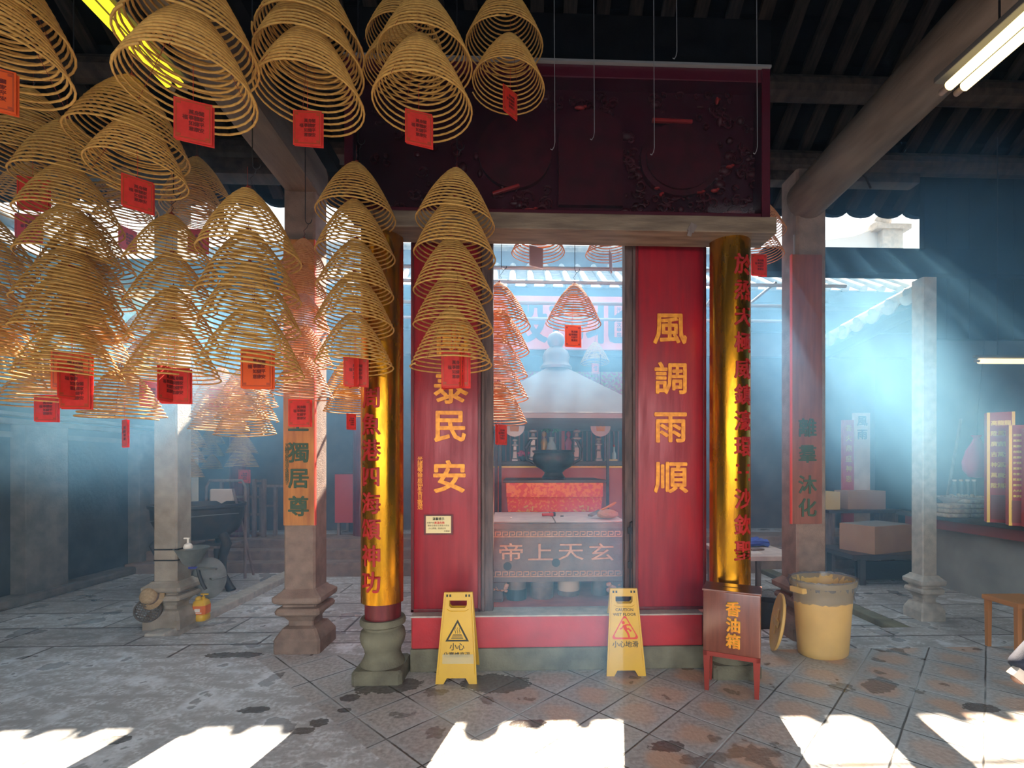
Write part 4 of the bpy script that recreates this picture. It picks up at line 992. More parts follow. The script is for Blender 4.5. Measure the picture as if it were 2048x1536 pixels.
for s in (-1, 1):
    mb = MB()
    for _ in range(16): mb.ball((s * (w / 2 - .11) + rd.uniform(-.08, .06), .0 + rd.uniform(-.01, .01), zb_ - .03 + rd.uniform(-.05, .02)), rd.uniform(.012, .024), (1.3, .7, 1), 1)
    mb.build('carved_scroll', M['carve'], t, smooth=60)
mb = MB()
for px_, py_ in ((1015, 1133), (1112, 1126)):
    mb = MB(); p = atY(px_, py_, 3.97); mb.lathe([(.034, -.001), (.034, .001)], (0, 0, 0), 20)
    n_ = [v for v in mb.bm.verts if abs(v.co.z) < .002 and abs(v.co.y) < .05 and abs(v.co.x) < .05]
    bmesh.ops.rotate(mb.bm, verts=n_, matrix=Matrix.Rotation(R(90), 3, 'X')); bmesh.ops.translate(mb.bm, verts=n_, vec=(p.x - (x0 + x1) / 2, -.002, p.z - PZ))
    mb.build('drain_hole', M['bucket_bk'], t)
TT = z1
for a, b, lab in ((-w / 2 + .03, -.03, 'pale dusty cloth on the left half of the stone altar table'), (-.02, w / 2 - .03, 'pale dusty cloth on the right half of the stone altar table')):
    o = MB().box((0, 0, .006), (b - a, .80, .012), bev=.004).build('table_cloth', M['cloth_pale'], loc=((x0 + x1) / 2 + (a + b) / 2, 3.98 + .46, TT + .001)); tag(o, lab, 'cloth')
def on_table(px_, py_): return atZ(px_, py_, TT + .013)
p = on_table(1095, 1033); t2 = thing('hand_torch', 'small red and black torch lying on the stone table cloth', 'torch', tuple(p), .2)
MB().lathe([(.013, -.05), (.013, .02), (.018, .035), (.018, .055)], (0, 0, 0), 14).build('barrel', M['cloth_red2'], t2, rot=(0, R(90), 0), loc=(0, 0, .018), smooth=40)
MB().lathe([(.019, .052), (.020, .072)], (0, 0, 0), 14).build('head', M['bucket_bk'], t2, rot=(0, R(90), 0), loc=(0, 0, .02), smooth=40)
p = on_table(1196, 1036); t2 = thing('paint_brush', 'flat brush with orange handle resting on a crumpled bag', 'brush', tuple(p), .42)
MB().box((.0, 0, .055), (.05, .05, .02), ry=-.35).build('ferrule', M['steel'], t2)
MB().box((-.055, 0, .036), (.07, .056, .016), ry=-.35).build('bristles', M['greywood'], t2)
MB().tube([(.02, 0, .062), (.08, 0, .085), (.15, 0, .112), (.19, 0, .13)], [.013, .010, .014, .009], 10).build('handle', M['orangewood'], t2, smooth=50)
p = on_table(1215, 1038); mb = MB().ball((0, 0, .03), .075, (1.25, .7, .55), 3)
for v in mb.bm.verts: v.co += Vector((rd.uniform(-.006, .006), rd.uniform(-.006, .006), rd.uniform(-.006, .006))) if v.co.z > .02 else Vector()
o = mb.build('crumpled_bag', M['cardboard'], loc=(p.x, p.y, p.z + .012)); tag(o, 'crumpled brown paper bag under the brush on the stone table', 'bag')
p = on_table(1124, 1033); o = MB().box((0, 0, .004), (.03, .016, .008), bev=.002).build('lighter', M['wire'], loc=tuple(p)); tag(o, 'tiny dark lighter on the stone table cloth, right of the torch', 'lighter')
p = on_table(1022, 1037); o = MB().ball((0, 0, .006), .010, (1, 1, .6), 2).build('pebble', M['white'], loc=tuple(p)); tag(o, 'tiny white pebble on the left table cloth', 'pebble')
# tins below the table
def tin(px, pyb, Y, r_, h, label, bands, mname='bucket', tilt=0):
    p = atY(px, pyb, Y); t = thing('ash_tin', label, 'tin', (p.x, Y, PZ), 0, 'tins under the stone altar table')
    MB().lathe([(r_ * .96, 0), (r_, .01), (r_ * .97, h - .01), (r_ * .98, h), (r_ * .9, h), (r_ * .88, h - .04)], (0, 0, 0), 28).build('can', M[mname], t, smooth=40)
    for z0_, z1_, mm in bands: MB().lathe([(r_ + .0015, z0_), (r_ + .0015, z1_)], (0, 0, 0), 28, cap=False).build('band', M[mm], t, smooth=40)
tin(1033, 1215, 4.10, .082, .235, 'rusty tin under the stone table, second from left, dark lower band', [(.0, .09, 'bucket_bk')])
tin(1084, 1212, 4.14, .098, .235, 'rusty tin in the middle under the stone table with straw inside', [(.10, .14, 'tablestone')])
tin(1137, 1207, 4.22, .095, .25, 'tin with pale label and black band under the stone table', [(.17, .225, 'bucket_bk'), (.045, .165, 'bucket_lt')])
tin(1200, 1210, 4.22, .075, .18, 'dark reddish tin at the right under the stone table', [])
tin(992, 1218, 4.24, .07, .22, 'dim tin at the far left under the stone table', [])
# red embroidered table with the bronze burner
Yr = 5.05
x0, x1, z0, z1 = px_span(1011, 1207, 965, 1040, Yr)
t = thing('offering_table', 'offering table hung with red brocade behind the stone table', 'table', ((x0 + x1) / 2, Yr, PZ))
w = x1 - x0; ht = z1 - PZ
MB().box((0, .42, ht + .012), (w + .05, .9, .03), bev=.005).build('tabletop', M['countertop'], t)
for s in (-1, 1):
    for yy in (.06, .78): MB().box((s * (w / 2 - .05), yy, ht / 2), (.06, .06, ht)).build('leg', M['red_dark'], t)
mb = MB(); N_ = 60
top = []; bot = []
for i in range(N_ + 1):
    u_ = i / N_; xx = -w / 2 + w * u_; wv = .012 * math.sin(u_ * 40)
    top.append(mb.bm.verts.new((xx, 0, ht))); bot.append(mb.bm.verts.new((xx * .88, -.01 + wv, ht - .72)))
for i in range(N_): mb.bm.faces.new((top[i], top[i + 1], bot[i + 1], bot[i]))
cl_ = mb.build('brocade_cloth', M['cloth_red'], t, smooth=180); sm = cl_.modifiers.new('s', 'SOLIDIFY'); sm.thickness = .006
MB().box((0, -.016, ht - .075), (w - .02, .008, .15)).build('valance', mat('gold_valance', (.75, .22, .06), .6, col2=(.62, .07, .04), scale=30, lo=.45, hi=.55), t)
mb = MB()
for s in (-.28, .3):
    for q in range(14): mb.box((s + .09 * math.cos(q * .9) * (q / 14 + .3), -.022, ht - .34 + .10 * math.sin(q * .9) * (q / 14 + .3)), (.05, .006, .016), ry=q)
mb.build('embroidered_dragon', mat('gold_thread', (.62, .36, .10), .5), t)
bp_ = atY(1107, 956, 5.45)
t = thing('incense_burner', 'dark bronze incense burner on the red brocade table', 'incense burner', (bp_.x, 5.45, PZ + ht + .027))
MB().lathe([(.125, 0), (.13, .02), (.11, .045), (.10, .07), (.13, .10), (.20, .14), (.235, .20), (.235, .25), (.215, .285), (.235, .30), (.245, .315), (.225, .32), (.20, .30), (.0, .29)], (0, 0, 0), 36, cap=False).build('bowl', M['bronze'], t, smooth=40)
for s in (-1, 1):
    MB().tube([(s * .225, 0, .18), (s * .30, 0, .22), (s * .31, 0, .34), (s * .27, 0, .42), (s * .24, 0, .44)], [.02, .018, .022, .018, .01], 8).build('handle', M['bronze'], t, smooth=50)
MB().lathe([(.09, .317), (.0, .33)], (0, 0, 0), 20).build('ash_heap', M['ash'], t)
# back altar
Yb = 6.35
x0, x1, z0, z1 = px_span(960, 1262, 922, 1000, Yb)
t = thing('back_altar', 'long dark altar with rose front, holding candlesticks and vase', 'altar', ((x0 + x1) / 2, Yb, PZ)); w = x1 - x0; hb_ = z1 - PZ
MB().box((0, .28, hb_ - .03), (w, .62, .06), bev=.01).build('top_board', M['countertop'], t)
MB().box((0, .03, hb_ - .078), (w - .06, .03, .022)).build('gilt_line', M['giftgold'], t)
MB().box((0, .10, (hb_ - .08) / 2), (w - .10, .04, hb_ - .09)).build('front_board', M['plaque_pink'], t)
for s in (-1, 1): MB().box((s * (w / 2 - .06), .3, (hb_ - .06) / 2), (.08, .5, hb_ - .06)).build('leg', M['countertop'], t)
BZ = z1
def altar(px_, dy=.22): p = atY(px_, 920, Yb + dy); return Vector((p.x, Yb + dy, BZ))
CS = 'pewter candlesticks on the back altar'
for i, (px_, lab, s) in enumerate(((1030, 'leftmost pewter candlestick on the back altar', .80), (1066, 'pewter candlestick on the back altar, left of the burner', 1.15), (1153, 'pewter candlestick on the back altar, right of the burner', 1.15), (1197, 'rightmost pewter candlestick on the back altar', .85))):
    p = altar(px_); t = thing('candlestick', lab, 'candlestick', tuple(p), 0, CS)
    MB().sq([(.062 * s, 0), (.062 * s, .03 * s), (.045 * s, .05 * s), (.034 * s, .16 * s), (.042 * s, .175 * s), (.030 * s, .19 * s), (.030 * s, .25 * s), (.055 * s, .262 * s), (.055 * s, .275 * s), (.024 * s, .29 * s), (.020 * s, .33 * s), (.045 * s, .345 * s), (.045 * s, .36 * s), (.012 * s, .37 * s)], ch=.25).build('stem', M['pewter'], t)
    if s > 1: MB().lathe([(.02, .36 * s), (.018, .50 * s), (.0, .50 * s)], (0, 0, 0), 12).build('red_candle', M['cloth_red2'], t)
p = altar(1103, .12); t = thing('flower_vase', 'celadon vase with green leaves on the back altar', 'vase', tuple(p))
MB().lathe([(.045, 0), (.06, .04), (.075, .14), (.06, .22), (.032, .27), (.034, .30), (.044, .32)], (0, 0, 0), 24).build('vase_body', M['vase'], t, smooth=50)
mb = MB(); rd = random.Random(9)
for _ in range(120):
    a, e_ = rd.uniform(0, 6.28), rd.uniform(.1, 1.5); rr_ = rd.uniform(.06, .16); c_ = Vector((rr_ * math.cos(a) * math.cos(e_) * .9, rr_ * math.sin(a) * .6, .40 + rr_ * math.sin(e_) * .9 - .02))
    mb.box(c_, (.030, .004, .018), rz=rd.uniform(0, 6), rx=rd.uniform(-1, 1), ry=rd.uniform(-1, 1))
mb.build('leaves', M['leaf'], t)
for i, px_ in enumerate((1128, 1134, 1140)):
    p = altar(px_, .05 + .02 * (i % 2)); o = MB().ball((0, 0, .033), .034, (1, 1, .95), 3).build('orange', M['orange'], loc=tuple(p), smooth=180)
    tag(o, ['left orange of the heap beside the burner on the back altar', 'middle orange of the heap beside the burner on the back altar', 'right orange of the heap beside the burner on the back altar'][i], 'orange', 'oranges on the back altar')
p = altar(1134, .09); o = MB().ball((0, 0, .094), .034, (1, 1, .95), 3).build('orange', M['orange'], loc=tuple(p), smooth=180); tag(o, 'orange on top of the heap on the back altar', 'orange', 'oranges on the back altar')
for px_, lab in ((1084, 'yellow pear left of the vase on the back altar'), (1090, 'yellow pear touching the vase on the back altar')):
    p = altar(px_, .06); o = MB().lathe([(.0, 0), (.03, .008), (.038, .035), (.022, .065), (.010, .085), (.0, .088)], (0, 0, 0), 16, cap=False).build('pear', M['paper_y'], loc=tuple(p), smooth=60); tag(o, lab, 'pear', 'pears on the back altar')
p = altar(1047, .1); t = thing('paper_flower_bowl', 'bowl heaped with pink paper flowers on the back altar', 'bowl', tuple(p))
MB().lathe([(.03, 0), (.07, .05), (.075, .06), (.0, .05)], (0, 0, 0), 20, cap=False).build('bowl', M['bronze'], t, smooth=40)
mb = MB()
for _ in range(16): mb.ball((rd.uniform(-.07, .07), rd.uniform(-.04, .04), .07 + rd.uniform(0, .06)), .028, (1, 1, .6), 1)
mb.build('paper_flowers', M['pinkpaper'], t)
for px_, s_, lab, mm in ((1088, .20, 'small gilt figure standing left of the vase', 'giftgold'), (1137, .26, 'pink paper figure standing right of the vase', 'pinkpaper'), (1126, .22, 'red paper tablet standing right of the vase', 'gift')):
    p = altar(px_, .34); mb = MB()
    if 'tablet' in lab: mb.box((0, 0, s_ / 2 + .1), (.045, .015, s_ + .2), bev=.003)
    else: mb.lathe([(.05, 0), (.045, .06), (.04, .2), (.05, .26), (.03, .31), (.018, .33), (.032, .36), (.028, .40), (.0, .42)], (0, 0, 0), 16)
    o = mb.build('altar_figure' if 'figure' in lab else 'altar_tablet', M[mm], loc=tuple(p), smooth=50); tag(o, lab, 'figure' if 'figure' in lab else 'tablet')
for px_, lab in ((1029, 'round pierced ornament hanging at the left over the back altar'), (1201, 'round pierced ornament hanging at the right over the back altar')):
    p = atY(px_, 853, 6.0); t = thing('round_ornament', lab, 'ornament', tuple(p), 0, 'round ornaments over the back altar')
    mb = MB().lathe([(.075, -.008), (.085, -.008), (.085, .008), (.075, .008)], (0, 0, 0), 28)
    for q in range(14): a = PI * 2 * q / 14; mb.box((.09 * math.cos(a), .09 * math.sin(a), 0), (.05, .010, .008), rz=a)
    o = mb.lathe([(.118, -.006), (.126, -.006), (.126, .006), (.118, .006)], (0, 0, 0), 28).build('filigree_ring', M['pewter'], t, rot=(R(90), 0, 0))
    MB().prism([(-.05, -.06), (.05, -.06), (.06, .02), (.025, -.005), (0, .035), (-.025, -.005), (-.06, .02)], -.01, .01).build('crown', M['orange'], t)
    MB().tube([(0, 0, .12), (0, 0, .9)], .003, 5).build('wire', M['wire'], t)
p = altar(1222, .05); o = MB().box((0, 0, .012), (.15, .12, .024), bev=.002).build('book', M['paper_y'], loc=tuple(p)); tag(o, 'yellow book lying at the right end of the back altar', 'book')
p = altar(1228, .2); t = thing('bottle', 'slim pale bottle at the right end of the back altar', 'bottle', tuple(p)); MB().lathe([(.03, 0), (.03, .10), (.012, .14), (.012, .2)], (0, 0, 0), 14).build('glass', M['vase'], t, smooth=40); MB().lathe([(.014, .195), (.014, .22)], (0, 0, 0), 12).build('cap', M['cloth_red2'], t)
# canopy with gourd finial on four posts
Yc = 5.95; ce = atY(1112, 836, Yc - .98); cf = atY(1112, 735, Yc)
cx = cf.x; hw = .98
t = thing('altar_canopy', 'pale hipped metal canopy with gourd finial over the altar', 'canopy', (cx, Yc, PZ))
zE = ce.z - PZ; zA = cf.z - PZ
MB().sq([(hw, zE), (hw, zE + .045), (hw + .01, zE + .055), (.11, zA - .02), (.10, zA)], ch=.0).build('hipped_roof', M['canopy'], t)
MB().lathe([(.19, zA - .03), (.20, zA), (.17, zA + .03), (.155, zA + .06), (.17, zA + .13), (.14, zA + .20), (.09, zA + .235), (.075, zA + .25), (.105, zA + .30), (.11, zA + .35), (.085, zA + .40), (.03, zA + .435), (0, zA + .44)], (0, 0, 0), 28, cap=False).build('gourd_finial', M['finial'], t, smooth=60)
for sx in (-1, 1):
    for sy in (-1, 1):
        MB().box((sx * .70 , -.70 if sy < 0 else .34, zE / 2), (.035, .035, zE)).build('post', M['bronze'], t)
# rails that carry the courtyard coils
for py_, Y, lab in ((537, 4.75, 'highest pale rail across the courtyard top'), (565, 4.95, 'second pale rail across the courtyard'), (607, 5.35, 'third pale rail crossing before the rose signboard'), (638, 5.75, 'lowest pale rail crossing before the rose signboard')):
    z = atY(1120, py_, Y).z
    o = MB().tube([(-3.0, Y, z), (3.4, Y, z)], .018, 8).build('courtyard_rail', M['pipe']); tag(o, lab, 'rail', 'rails over the courtyard')
a_, b_ = atY(1500, 607, 5.35), atY(1552, 565, 4.95); o = MB().tube([a_, b_], .014, 8).build('rail_brace', M['pipe']); tag(o, 'short slanting brace between two rails, right of the right gilded column', 'brace')
for xs, nm in ((-1.78, 'left'), (2.08, 'right')):
    pts = [(xs, 4.58, 3.50)] + [(xs, Y, atY(1120, py_, Y).z) for py_, Y in ((537, 4.75), (565, 4.95), (607, 5.35), (638, 5.75))] + [(xs, 7.15, 3.60)]
    tag(MB().tube(pts, .014, 8).build('rail_support', M['pipe']), f'{nm} pipe that carries the courtyard rails towards the rear hall', 'rail support')
# rear hall signboard, frieze, roof
Yp = 6.95
x0, x1, z0, z1 = px_span(975, 1262, 590, 700, Yp)
t = thing('signboard', 'long rose signboard with dark characters high on the rear hall', 'signboard', ((x0 + x1) / 2, Yp, z0))
w = x1 - x0 + .7; h_ = z1 - z0
MB().box((0, .03, h_ / 2), (w, .06, h_), bev=.01).build('board', M['plaque_pink'], t)
for s in (-1, 1): MB().box((s * w * .4, .105, h_ - .10), (.06, .09, .10)).build('bracket', M['beam_dk'], t)
mb = MB()
for ch, px_ in (('殿', 1052), ('帝', 1136), ('北', 1214)):
    p = atY(px_, 645, Yp); mb.mesh(text_mesh(ch, .62, .004, .03), Matrix.Translation((p.x - (x0 + x1) / 2, -.003, h_ / 2)))
p = atY(1238, 645, Yp); put('signature', column_text('光緒歲次甲辰', .075, .075, .002, .01), M['dkblue_ink'], t, loc=(p.x - (x0 + x1) / 2, -.003, h_ / 2 + .2))
mb.build('inscription', M['dkblue_ink'], t)
x0, x1, z0, z1 = px_span(950, 1290, 742, 800, 7.4)
t = thing('carved_frieze', 'painted carved frieze below the rose signboard', 'frieze', ((x0 + x1) / 2, 7.4, z0))
MB().box((0, .03, (z1 - z0) / 2), (x1 - x0, .06, z1 - z0)).build('panel', M['frieze'], t)
mb = MB(); rd = random.Random(21)
for _ in range(60): mb.ball((rd.uniform(-.5, .5) * (x1 - x0), -.01, rd.uniform(.04, z1 - z0 - .04)), rd.uniform(.02, .05), (.8, .5, 1.3), 1)
mb.build('carved_figures', M['frieze'], t, smooth=60)
t = thing('lattice_screen', 'dark lattice screen under the painted frieze', 'screen', (atY(1120, 800, 7.5).x, 7.5, .39))
mb = MB(); zz = atY(1120, 802, 7.5).z - .39
for i in range(41): mb.box((-1.4 + i * .07, 0, zz / 2), (.018, .03, zz))
mb.build('bars', M['red_dark'], t); MB().box((0, .06, zz / 2), (2.9, .03, zz)).build('backing', M['beam_dk'], t)
# rear roof: tiles with round ridges, drip edge
rz0, rY0, rs = 4.14, 7.15, .62
mb = MB(); x = X0
while x < X1:
    mb.tube([(x, rY0, rz0 + .02), (x, 9.3, rz0 + .02 + rs * 2.15)], .058, 10)
    mb._add([(x, rY0, rz0), (x + .28, rY0, rz0), (x + .28, 9.3, rz0 + rs * 2.15), (x, 9.3, rz0 + rs * 2.15)], [(0, 1, 2, 3)])
    x += .28
o = mb.build('wall_rear_roof', M['tile_out'], smooth=40); struct(o)
struct(MB().span((X0, 7.1, rz0 - .22), (X1, 7.25, rz0 - .04)).span((X0, 7.2, rz0 - .62), (X1, 7.3, rz0 - .30)).build('wall_rear_eave', M['beam_dk']))
struct(MB().span((X0, 7.46, 3.2), (X1, 7.6, rz0 - .1)).build('wall_rear_front', M['rear_wall']))
struct(MB().tube([(X0, 9.3, rz0 + rs * 2.15 + .1), (X1, 9.3, rz0 + rs * 2.15 + .1)], .14, 10).build('trim_ridge', M['tile_out']))
# side corridor roofs along the courtyard
def side_roof(sgn, xe, Y0, Y1, z0, z1, name):
    mb = MB(); n = int((Y1 - Y0) / .25)
    for i in range(n):
        f = (i + .5) / n; Y = Y0 + (Y1 - Y0) * f; z = z0 + (z1 - z0) * f
        mb.tube([(xe, Y, z + .05), (xe + sgn * 1.9, Y, z + .05 + 1.0)], .07, 10)
        mb._add([(xe + sgn * .02, Y - .125, z), (xe + sgn * .02, Y + .125, z), (xe + sgn * 1.9, Y + .125, z + 1.0), (xe + sgn * 1.9, Y - .125, z + 1.0)], [(0, 1, 2, 3)])
    for i in range(n):
        f = (i + .5) / n; Y = Y0 + (Y1 - Y0) * f; z = z0 + (z1 - z0) * f
        mb._add([(xe, Y + .125 * math.cos(a * PI / 8), z + .05 - .12 * math.sin(a * PI / 8)) for a in range(9)] + [(xe + .02 * sgn, Y + .125 * math.cos(a * PI / 8), z + .05 - .12 * math.sin(a * PI / 8)) for a in range(9)],
                [tuple(range(9)), tuple(range(17, 8, -1))] + [(a, a + 9, a + 10, a + 1) for a in range(8)])
    o = mb.build(name, M['tile_out'], smooth=40); struct(o)
    struct(MB().box((xe + sgn * .15, (Y0 + Y1) / 2, (z0 + z1) / 2 - .10), (.08, (Y1 - Y0), .10), rx=math.atan2(z1 - z0, Y1 - Y0)).build(name + '_beam', M['beam_dk']))
p = atX(1848, 578, 4.3); p2 = atX(1650, 690, 4.3)
side_roof(1, 4.3, 5.1, 7.0, p.z - .02, p2.z, 'wall_right_roof')
side_roof(-1, -4.1, 5.2, 7.0, 3.35, 3.20, 'wall_left_roof')
struct(MB().span((X1 - .2, 4.8, 0), (X1, 7.2, 4.4)).build('wall_right_rear', M['rear_wall']))
A_g = atY(1755, 480, 10.2)
# far gable with block finial behind the right sky gap
t = thing('far_gable', 'pale far gable with curved ridge and stone block, in the right sky gap', 'gable', (A_g.x, 10.2, 0))
A = [atY(a, b, 10.2) for a, b in ((1640, 505), (1640, 485), (1700, 477), (1735, 465), (1758, 455), (1765, 520))]
MB().prism([(p.x - A_g.x, p.z) for p in A] + [(A[-1].x - A_g.x, 0), (A[0].x - .3 - A_g.x, 0)], -.1, .1).build('gable_wall', mat('far_stone', (.55, .54, .52), .8), t)
b0, b1 = atY(1755, 460, 10.1), atY(1795, 540, 10.1)
MB().span((b0.x - A_g.x, -.25, 0), (b1.x - A_g.x, .2, b0.z - .05)).box(((b0.x + b1.x) / 2 - A_g.x, -.02, b0.z), (b1.x - b0.x + .30, .55, .10)).build('stone_block', M['stone_lt'], t)
q = atY(1772, 438, 10.1); MB().ball((q.x - A_g.x, 0, q.z), .17, (1.1, .8, 1), 2).ball((q.x - .12 - A_g.x, 0, q.z - .15), .16, (1.2, .8, .9), 2).build('ridge_beast', M['stone_lt'], t, smooth=60)

# ------------------------------------------------------------------ left side
# cauldron
p = atZ(425, 1130); cX, cY = atY(398, 1010, 6.05).x, 6.05
t = thing('cauldron', 'large black iron cauldron on curved legs in the left corner', 'cauldron', (cX, cY, 0))
MB().lathe([(.15, .60), (.30, .62), (.41, .70), (.465, .84), (.475, .98), (.50, 1.0), (.50, 1.03), (.45, 1.03), (.44, .96), (.0, .92)], (0, 0, 0), 40, cap=False).build('bowl', M['iron'], t, smooth=40)
MB().lathe([(.44, .97), (.0, 1.0)], (0, 0, 0), 30, cap=False).build('ash_bed', M['ash'], t)
for a in (-.30, -2.5, 1.57):
    u = Vector((math.cos(a), math.sin(a), 0)); 
    MB().tube([u * .36 + Vector((0, 0, .68)), u * .42 + Vector((0, 0, .56)), u * .36 + Vector((0, 0, .38)), u * .38 + Vector((0, 0, .18)), u * .46 + Vector((0, 0, .05)), u * .50 + Vector((0, 0, .0))], [.05, .06, .045, .038, .045, .05], 10).build('leg', M['iron'], t, smooth=60)
MB().tube([Vector((math.cos(a), math.sin(a), 0)) * .475 + Vector((0, 0, .86 + .06 * math.cos(a * 1 + .6))) for a in [PI + i * PI / 16 for i in range(17)]], .006, 6).build('bowl_wire', M['steel'], t)
a, b = atY(466, 978, 6.35), atY(507, 1128, 6.72); b.z = .01; o = MB().tube([a, (a + b) / 2 + Vector((.01, 0, 0)), b], .015, 8).build('wooden_stick', M['greywood']); tag(o, 'grey wooden stick leaning against the iron cauldron', 'stick')
# rack and chair frame on the rear steps
q0, q1 = atY(495, 958, 7.6), atY(528, 1068, 7.6)
t = thing('wooden_rack', 'open smoke-grey wooden rack standing right of the iron cauldron', 'rack', (q0.x, 7.6, .388)); w = q1.x - q0.x; hh = q0.z - .388
for x in (0, w * .42, w): MB().box((x, 0, hh / 2), (.05, .05, hh)).build('upright', M['greywood'], t)
for z in (.06, .35, .62, hh - .03): MB().box((w / 2 - .22, .02, z), (w + .44, .04, .035)).build('crosspiece', M['greywood'], t)
MB().box((-.40, .02, hh / 2 - .02), (.04, .04, hh)).build('upright', M['greywood'], t)
q0 = atY(548, 972, 7.7)
t = thing('wooden_trestle', 'thin-legged grey trestle at the right of the wooden rack', 'trestle', (q0.x, 7.75, .388)); hh = q0.z - .388
for x in (-.22, .0): MB().box((x, 0, hh / 2), (.045, .045, hh)).build('leg', M['greywood'], t)
MB().box((-.05, 0, hh), (.50, .10, .04)).build('top_rail', M['greywood'], t); MB().box((-.1, 0, hh * .6), (.26, .04, .03)).build('stretcher', M['greywood'], t)
q0 = atY(447, 960, 6.75); t = thing('chair_frame', 'old metal chair frame with cloth, standing behind the iron cauldron', 'chair', (q0.x, 6.55, 0))
hh = q0.z
MB().tube([(-.10, 0, .0), (-.10, 0, hh - .08), (-.06, 0, hh), (.36, 0, hh), (.40, 0, hh - .08), (.40, 0, .0)], .018, 8).build('back_tube', M['greywood'], t, smooth=60)
MB().box((.14, -.2, .48), (.46, .42, .03)).build('seat', M['greywood'], t)
mb = MB().box((.12, -.03, hh - .24), (.30, .05, .26), bev=.02); o = mb.build('draped_cloth', M['cloth_pale'], t)
# things on the leftmost pillar
pf = pfl.location; ph = .105
q = atD(386, 1090, pf.y - .05)
t = thing('wall_sink', 'small stained sink strapped to the leftmost pillar', 'sink', (pf.x + ph, pf.y - .03, atD(380, 1090, pf.y).z), .0)
MB().lathe([(.05, -.16), (.07, -.14), (.125, -.02), (.14, 0), (.13, 0), (.11, -.02), (.0, -.10)], (.09, 0, 0), 28, cap=False, sx=1.0, sy=1.15).build('basin', M['sink'], t, smooth=40)
MB().sq([(ph + .004, -.012), (ph + .004, .0)], (-ph, .03, -.10), ch=.13).sq([(ph + .004, -.012), (ph + .004, .0)], (-ph, .03, .0), ch=.13).build('strap', M['wire'], t)
t2 = thing('soap_pump', 'white soap pump bottle on the rim of the small sink', 'soap dispenser', (pf.x + ph + .10, pf.y - .10, t.location.z + .002))
MB().lathe([(.035, 0), (.038, .015), (.03, .04), (.012, .05)], (0, 0, 0), 18).build('bottle', M['white'], t2, smooth=40)
MB().lathe([(.010, .05), (.008, .09)], (0, 0, 0), 10).box((-.012, 0, .094), (.05, .014, .012), bev=.003).build('pump', M['white'], t2)
# tap with drain hose, lid
q = atD(396, 1138, pf.y - .05); t = thing('water_tap', 'brass tap with blue lever and black hose beside the leftmost pillar', 'tap', tuple(q))
MB().tube([(-.10, .03, 0), (.0, 0, .0), (.07, 0, .0), (.16, 0, .005), (.175, 0, -.0)], [.010, .014, .008, .008, .012], 10).build('spout', M['steel'], t, smooth=50)
MB().box((-.05, 0, .012), (.08, .02, .02), bev=.005).build('lever', M['blue'], t)
MB().tube([(0, 0, 0), (.02, -.01, -.06), (.05, -.02, -.13), (.085, -.02, -.19)], .016, 10).build('hose', M['bucket_bk'], t, smooth=60)
q = atD(418, 1156, pf.y + .12); t = thing('metal_lid', 'round grey metal lid leaning behind the tap', 'lid', tuple(q))
MB().lathe([(.0, .0), (.13, .006), (.145, .0), (.15, .008), (.13, .016), (.0, .012)], (0, 0, 0), 36, cap=False, sx=1, sy=1.35).build('disc', M['steel'], t, rot=(R(84), 0, R(28)), smooth=40)
MB().tube([(.03, -.03, -.0), (.08, -.07, .0), (.14, -.05, .01), (.17, -.0, .02)], .008, 8).build('grip', M['steel'], t)
q = atD(328, 1194, pf.y - .14); t = thing('straw_hat', 'straw hat hanging low on the leftmost pillar', 'hat', (pf.x - .085, pf.y - ph - .03, q.z + .04))
MB().lathe([(.115, 0), (.12, .006), (.075, .012), (.068, .07), (.05, .082), (0, .085)], (0, 0, 0), 30, cap=False).build('hat_body', M['straw'], t, rot=(R(72), R(-25), 0), smooth=50)
MB().lathe([(.0765, .014), (.074, .032)], (0, 0, 0), 30, cap=False).build('hat_band', M['greywood'], t, rot=(R(72), R(-25), 0), smooth=50)
q = atD(322, 1212, pf.y - .2); t = thing('wicker_tray', 'dark round wicker tray hanging under the straw hat', 'basket', (pf.x - .10, pf.y - ph - .07, q.z - .01))
mb = MB().tube([(.10 * math.cos(a * PI / 16), .0, .10 * math.sin(a * PI / 16)) for a in range(33)], .009, 8)
for i in range(-4, 5): s_ = math.sqrt(max(0, .095 ** 2 - (i * .021) ** 2)); mb.box((0, .012, i * .021), (2 * s_, .004, .010)); mb.box((i * .021, .016, 0), (.006, .004, 2 * s_))
mb.build('woven_tray', M['darkbasket'], t, rot=(R(-10), R(20), R(15)))
q = atZ(403, 1240); t = thing('detergent_bottle', 'yellow pump bottle with orange label at the leftmost pillar base', 'bottle', (q.x, q.y, 0))
MB().sq([(.052, 0), (.060, .012), (.060, .05), (.055, .06), (.060, .075), (.062, .15), (.055, .185), (.040, .20)], ch=.35).build('bottle_body', M['bottle'], t, smooth=40)
MB().sq([(.0615, .068), (.0635, .15)], ch=.35).build('label', M['label_or'], t)
MB().box((.0, -.064, .11), (.05, .002, .03)).box((.01, -.064, .085), (.06, .002, .008)).build('label_print', M['white'], t)
MB().ball((-.028, 0, .205), .03, (1, 1, .9), 2).build('round_cap', M['bottle'], t, smooth=60)
MB().lathe([(.014, .19), (.014, .225), (.006, .23), (.006, .245)], (.02, 0, 0), 12).box((.03, 0, .25), (.07, .016, .012), bev=.003).build('pump', M['bottle'], t)
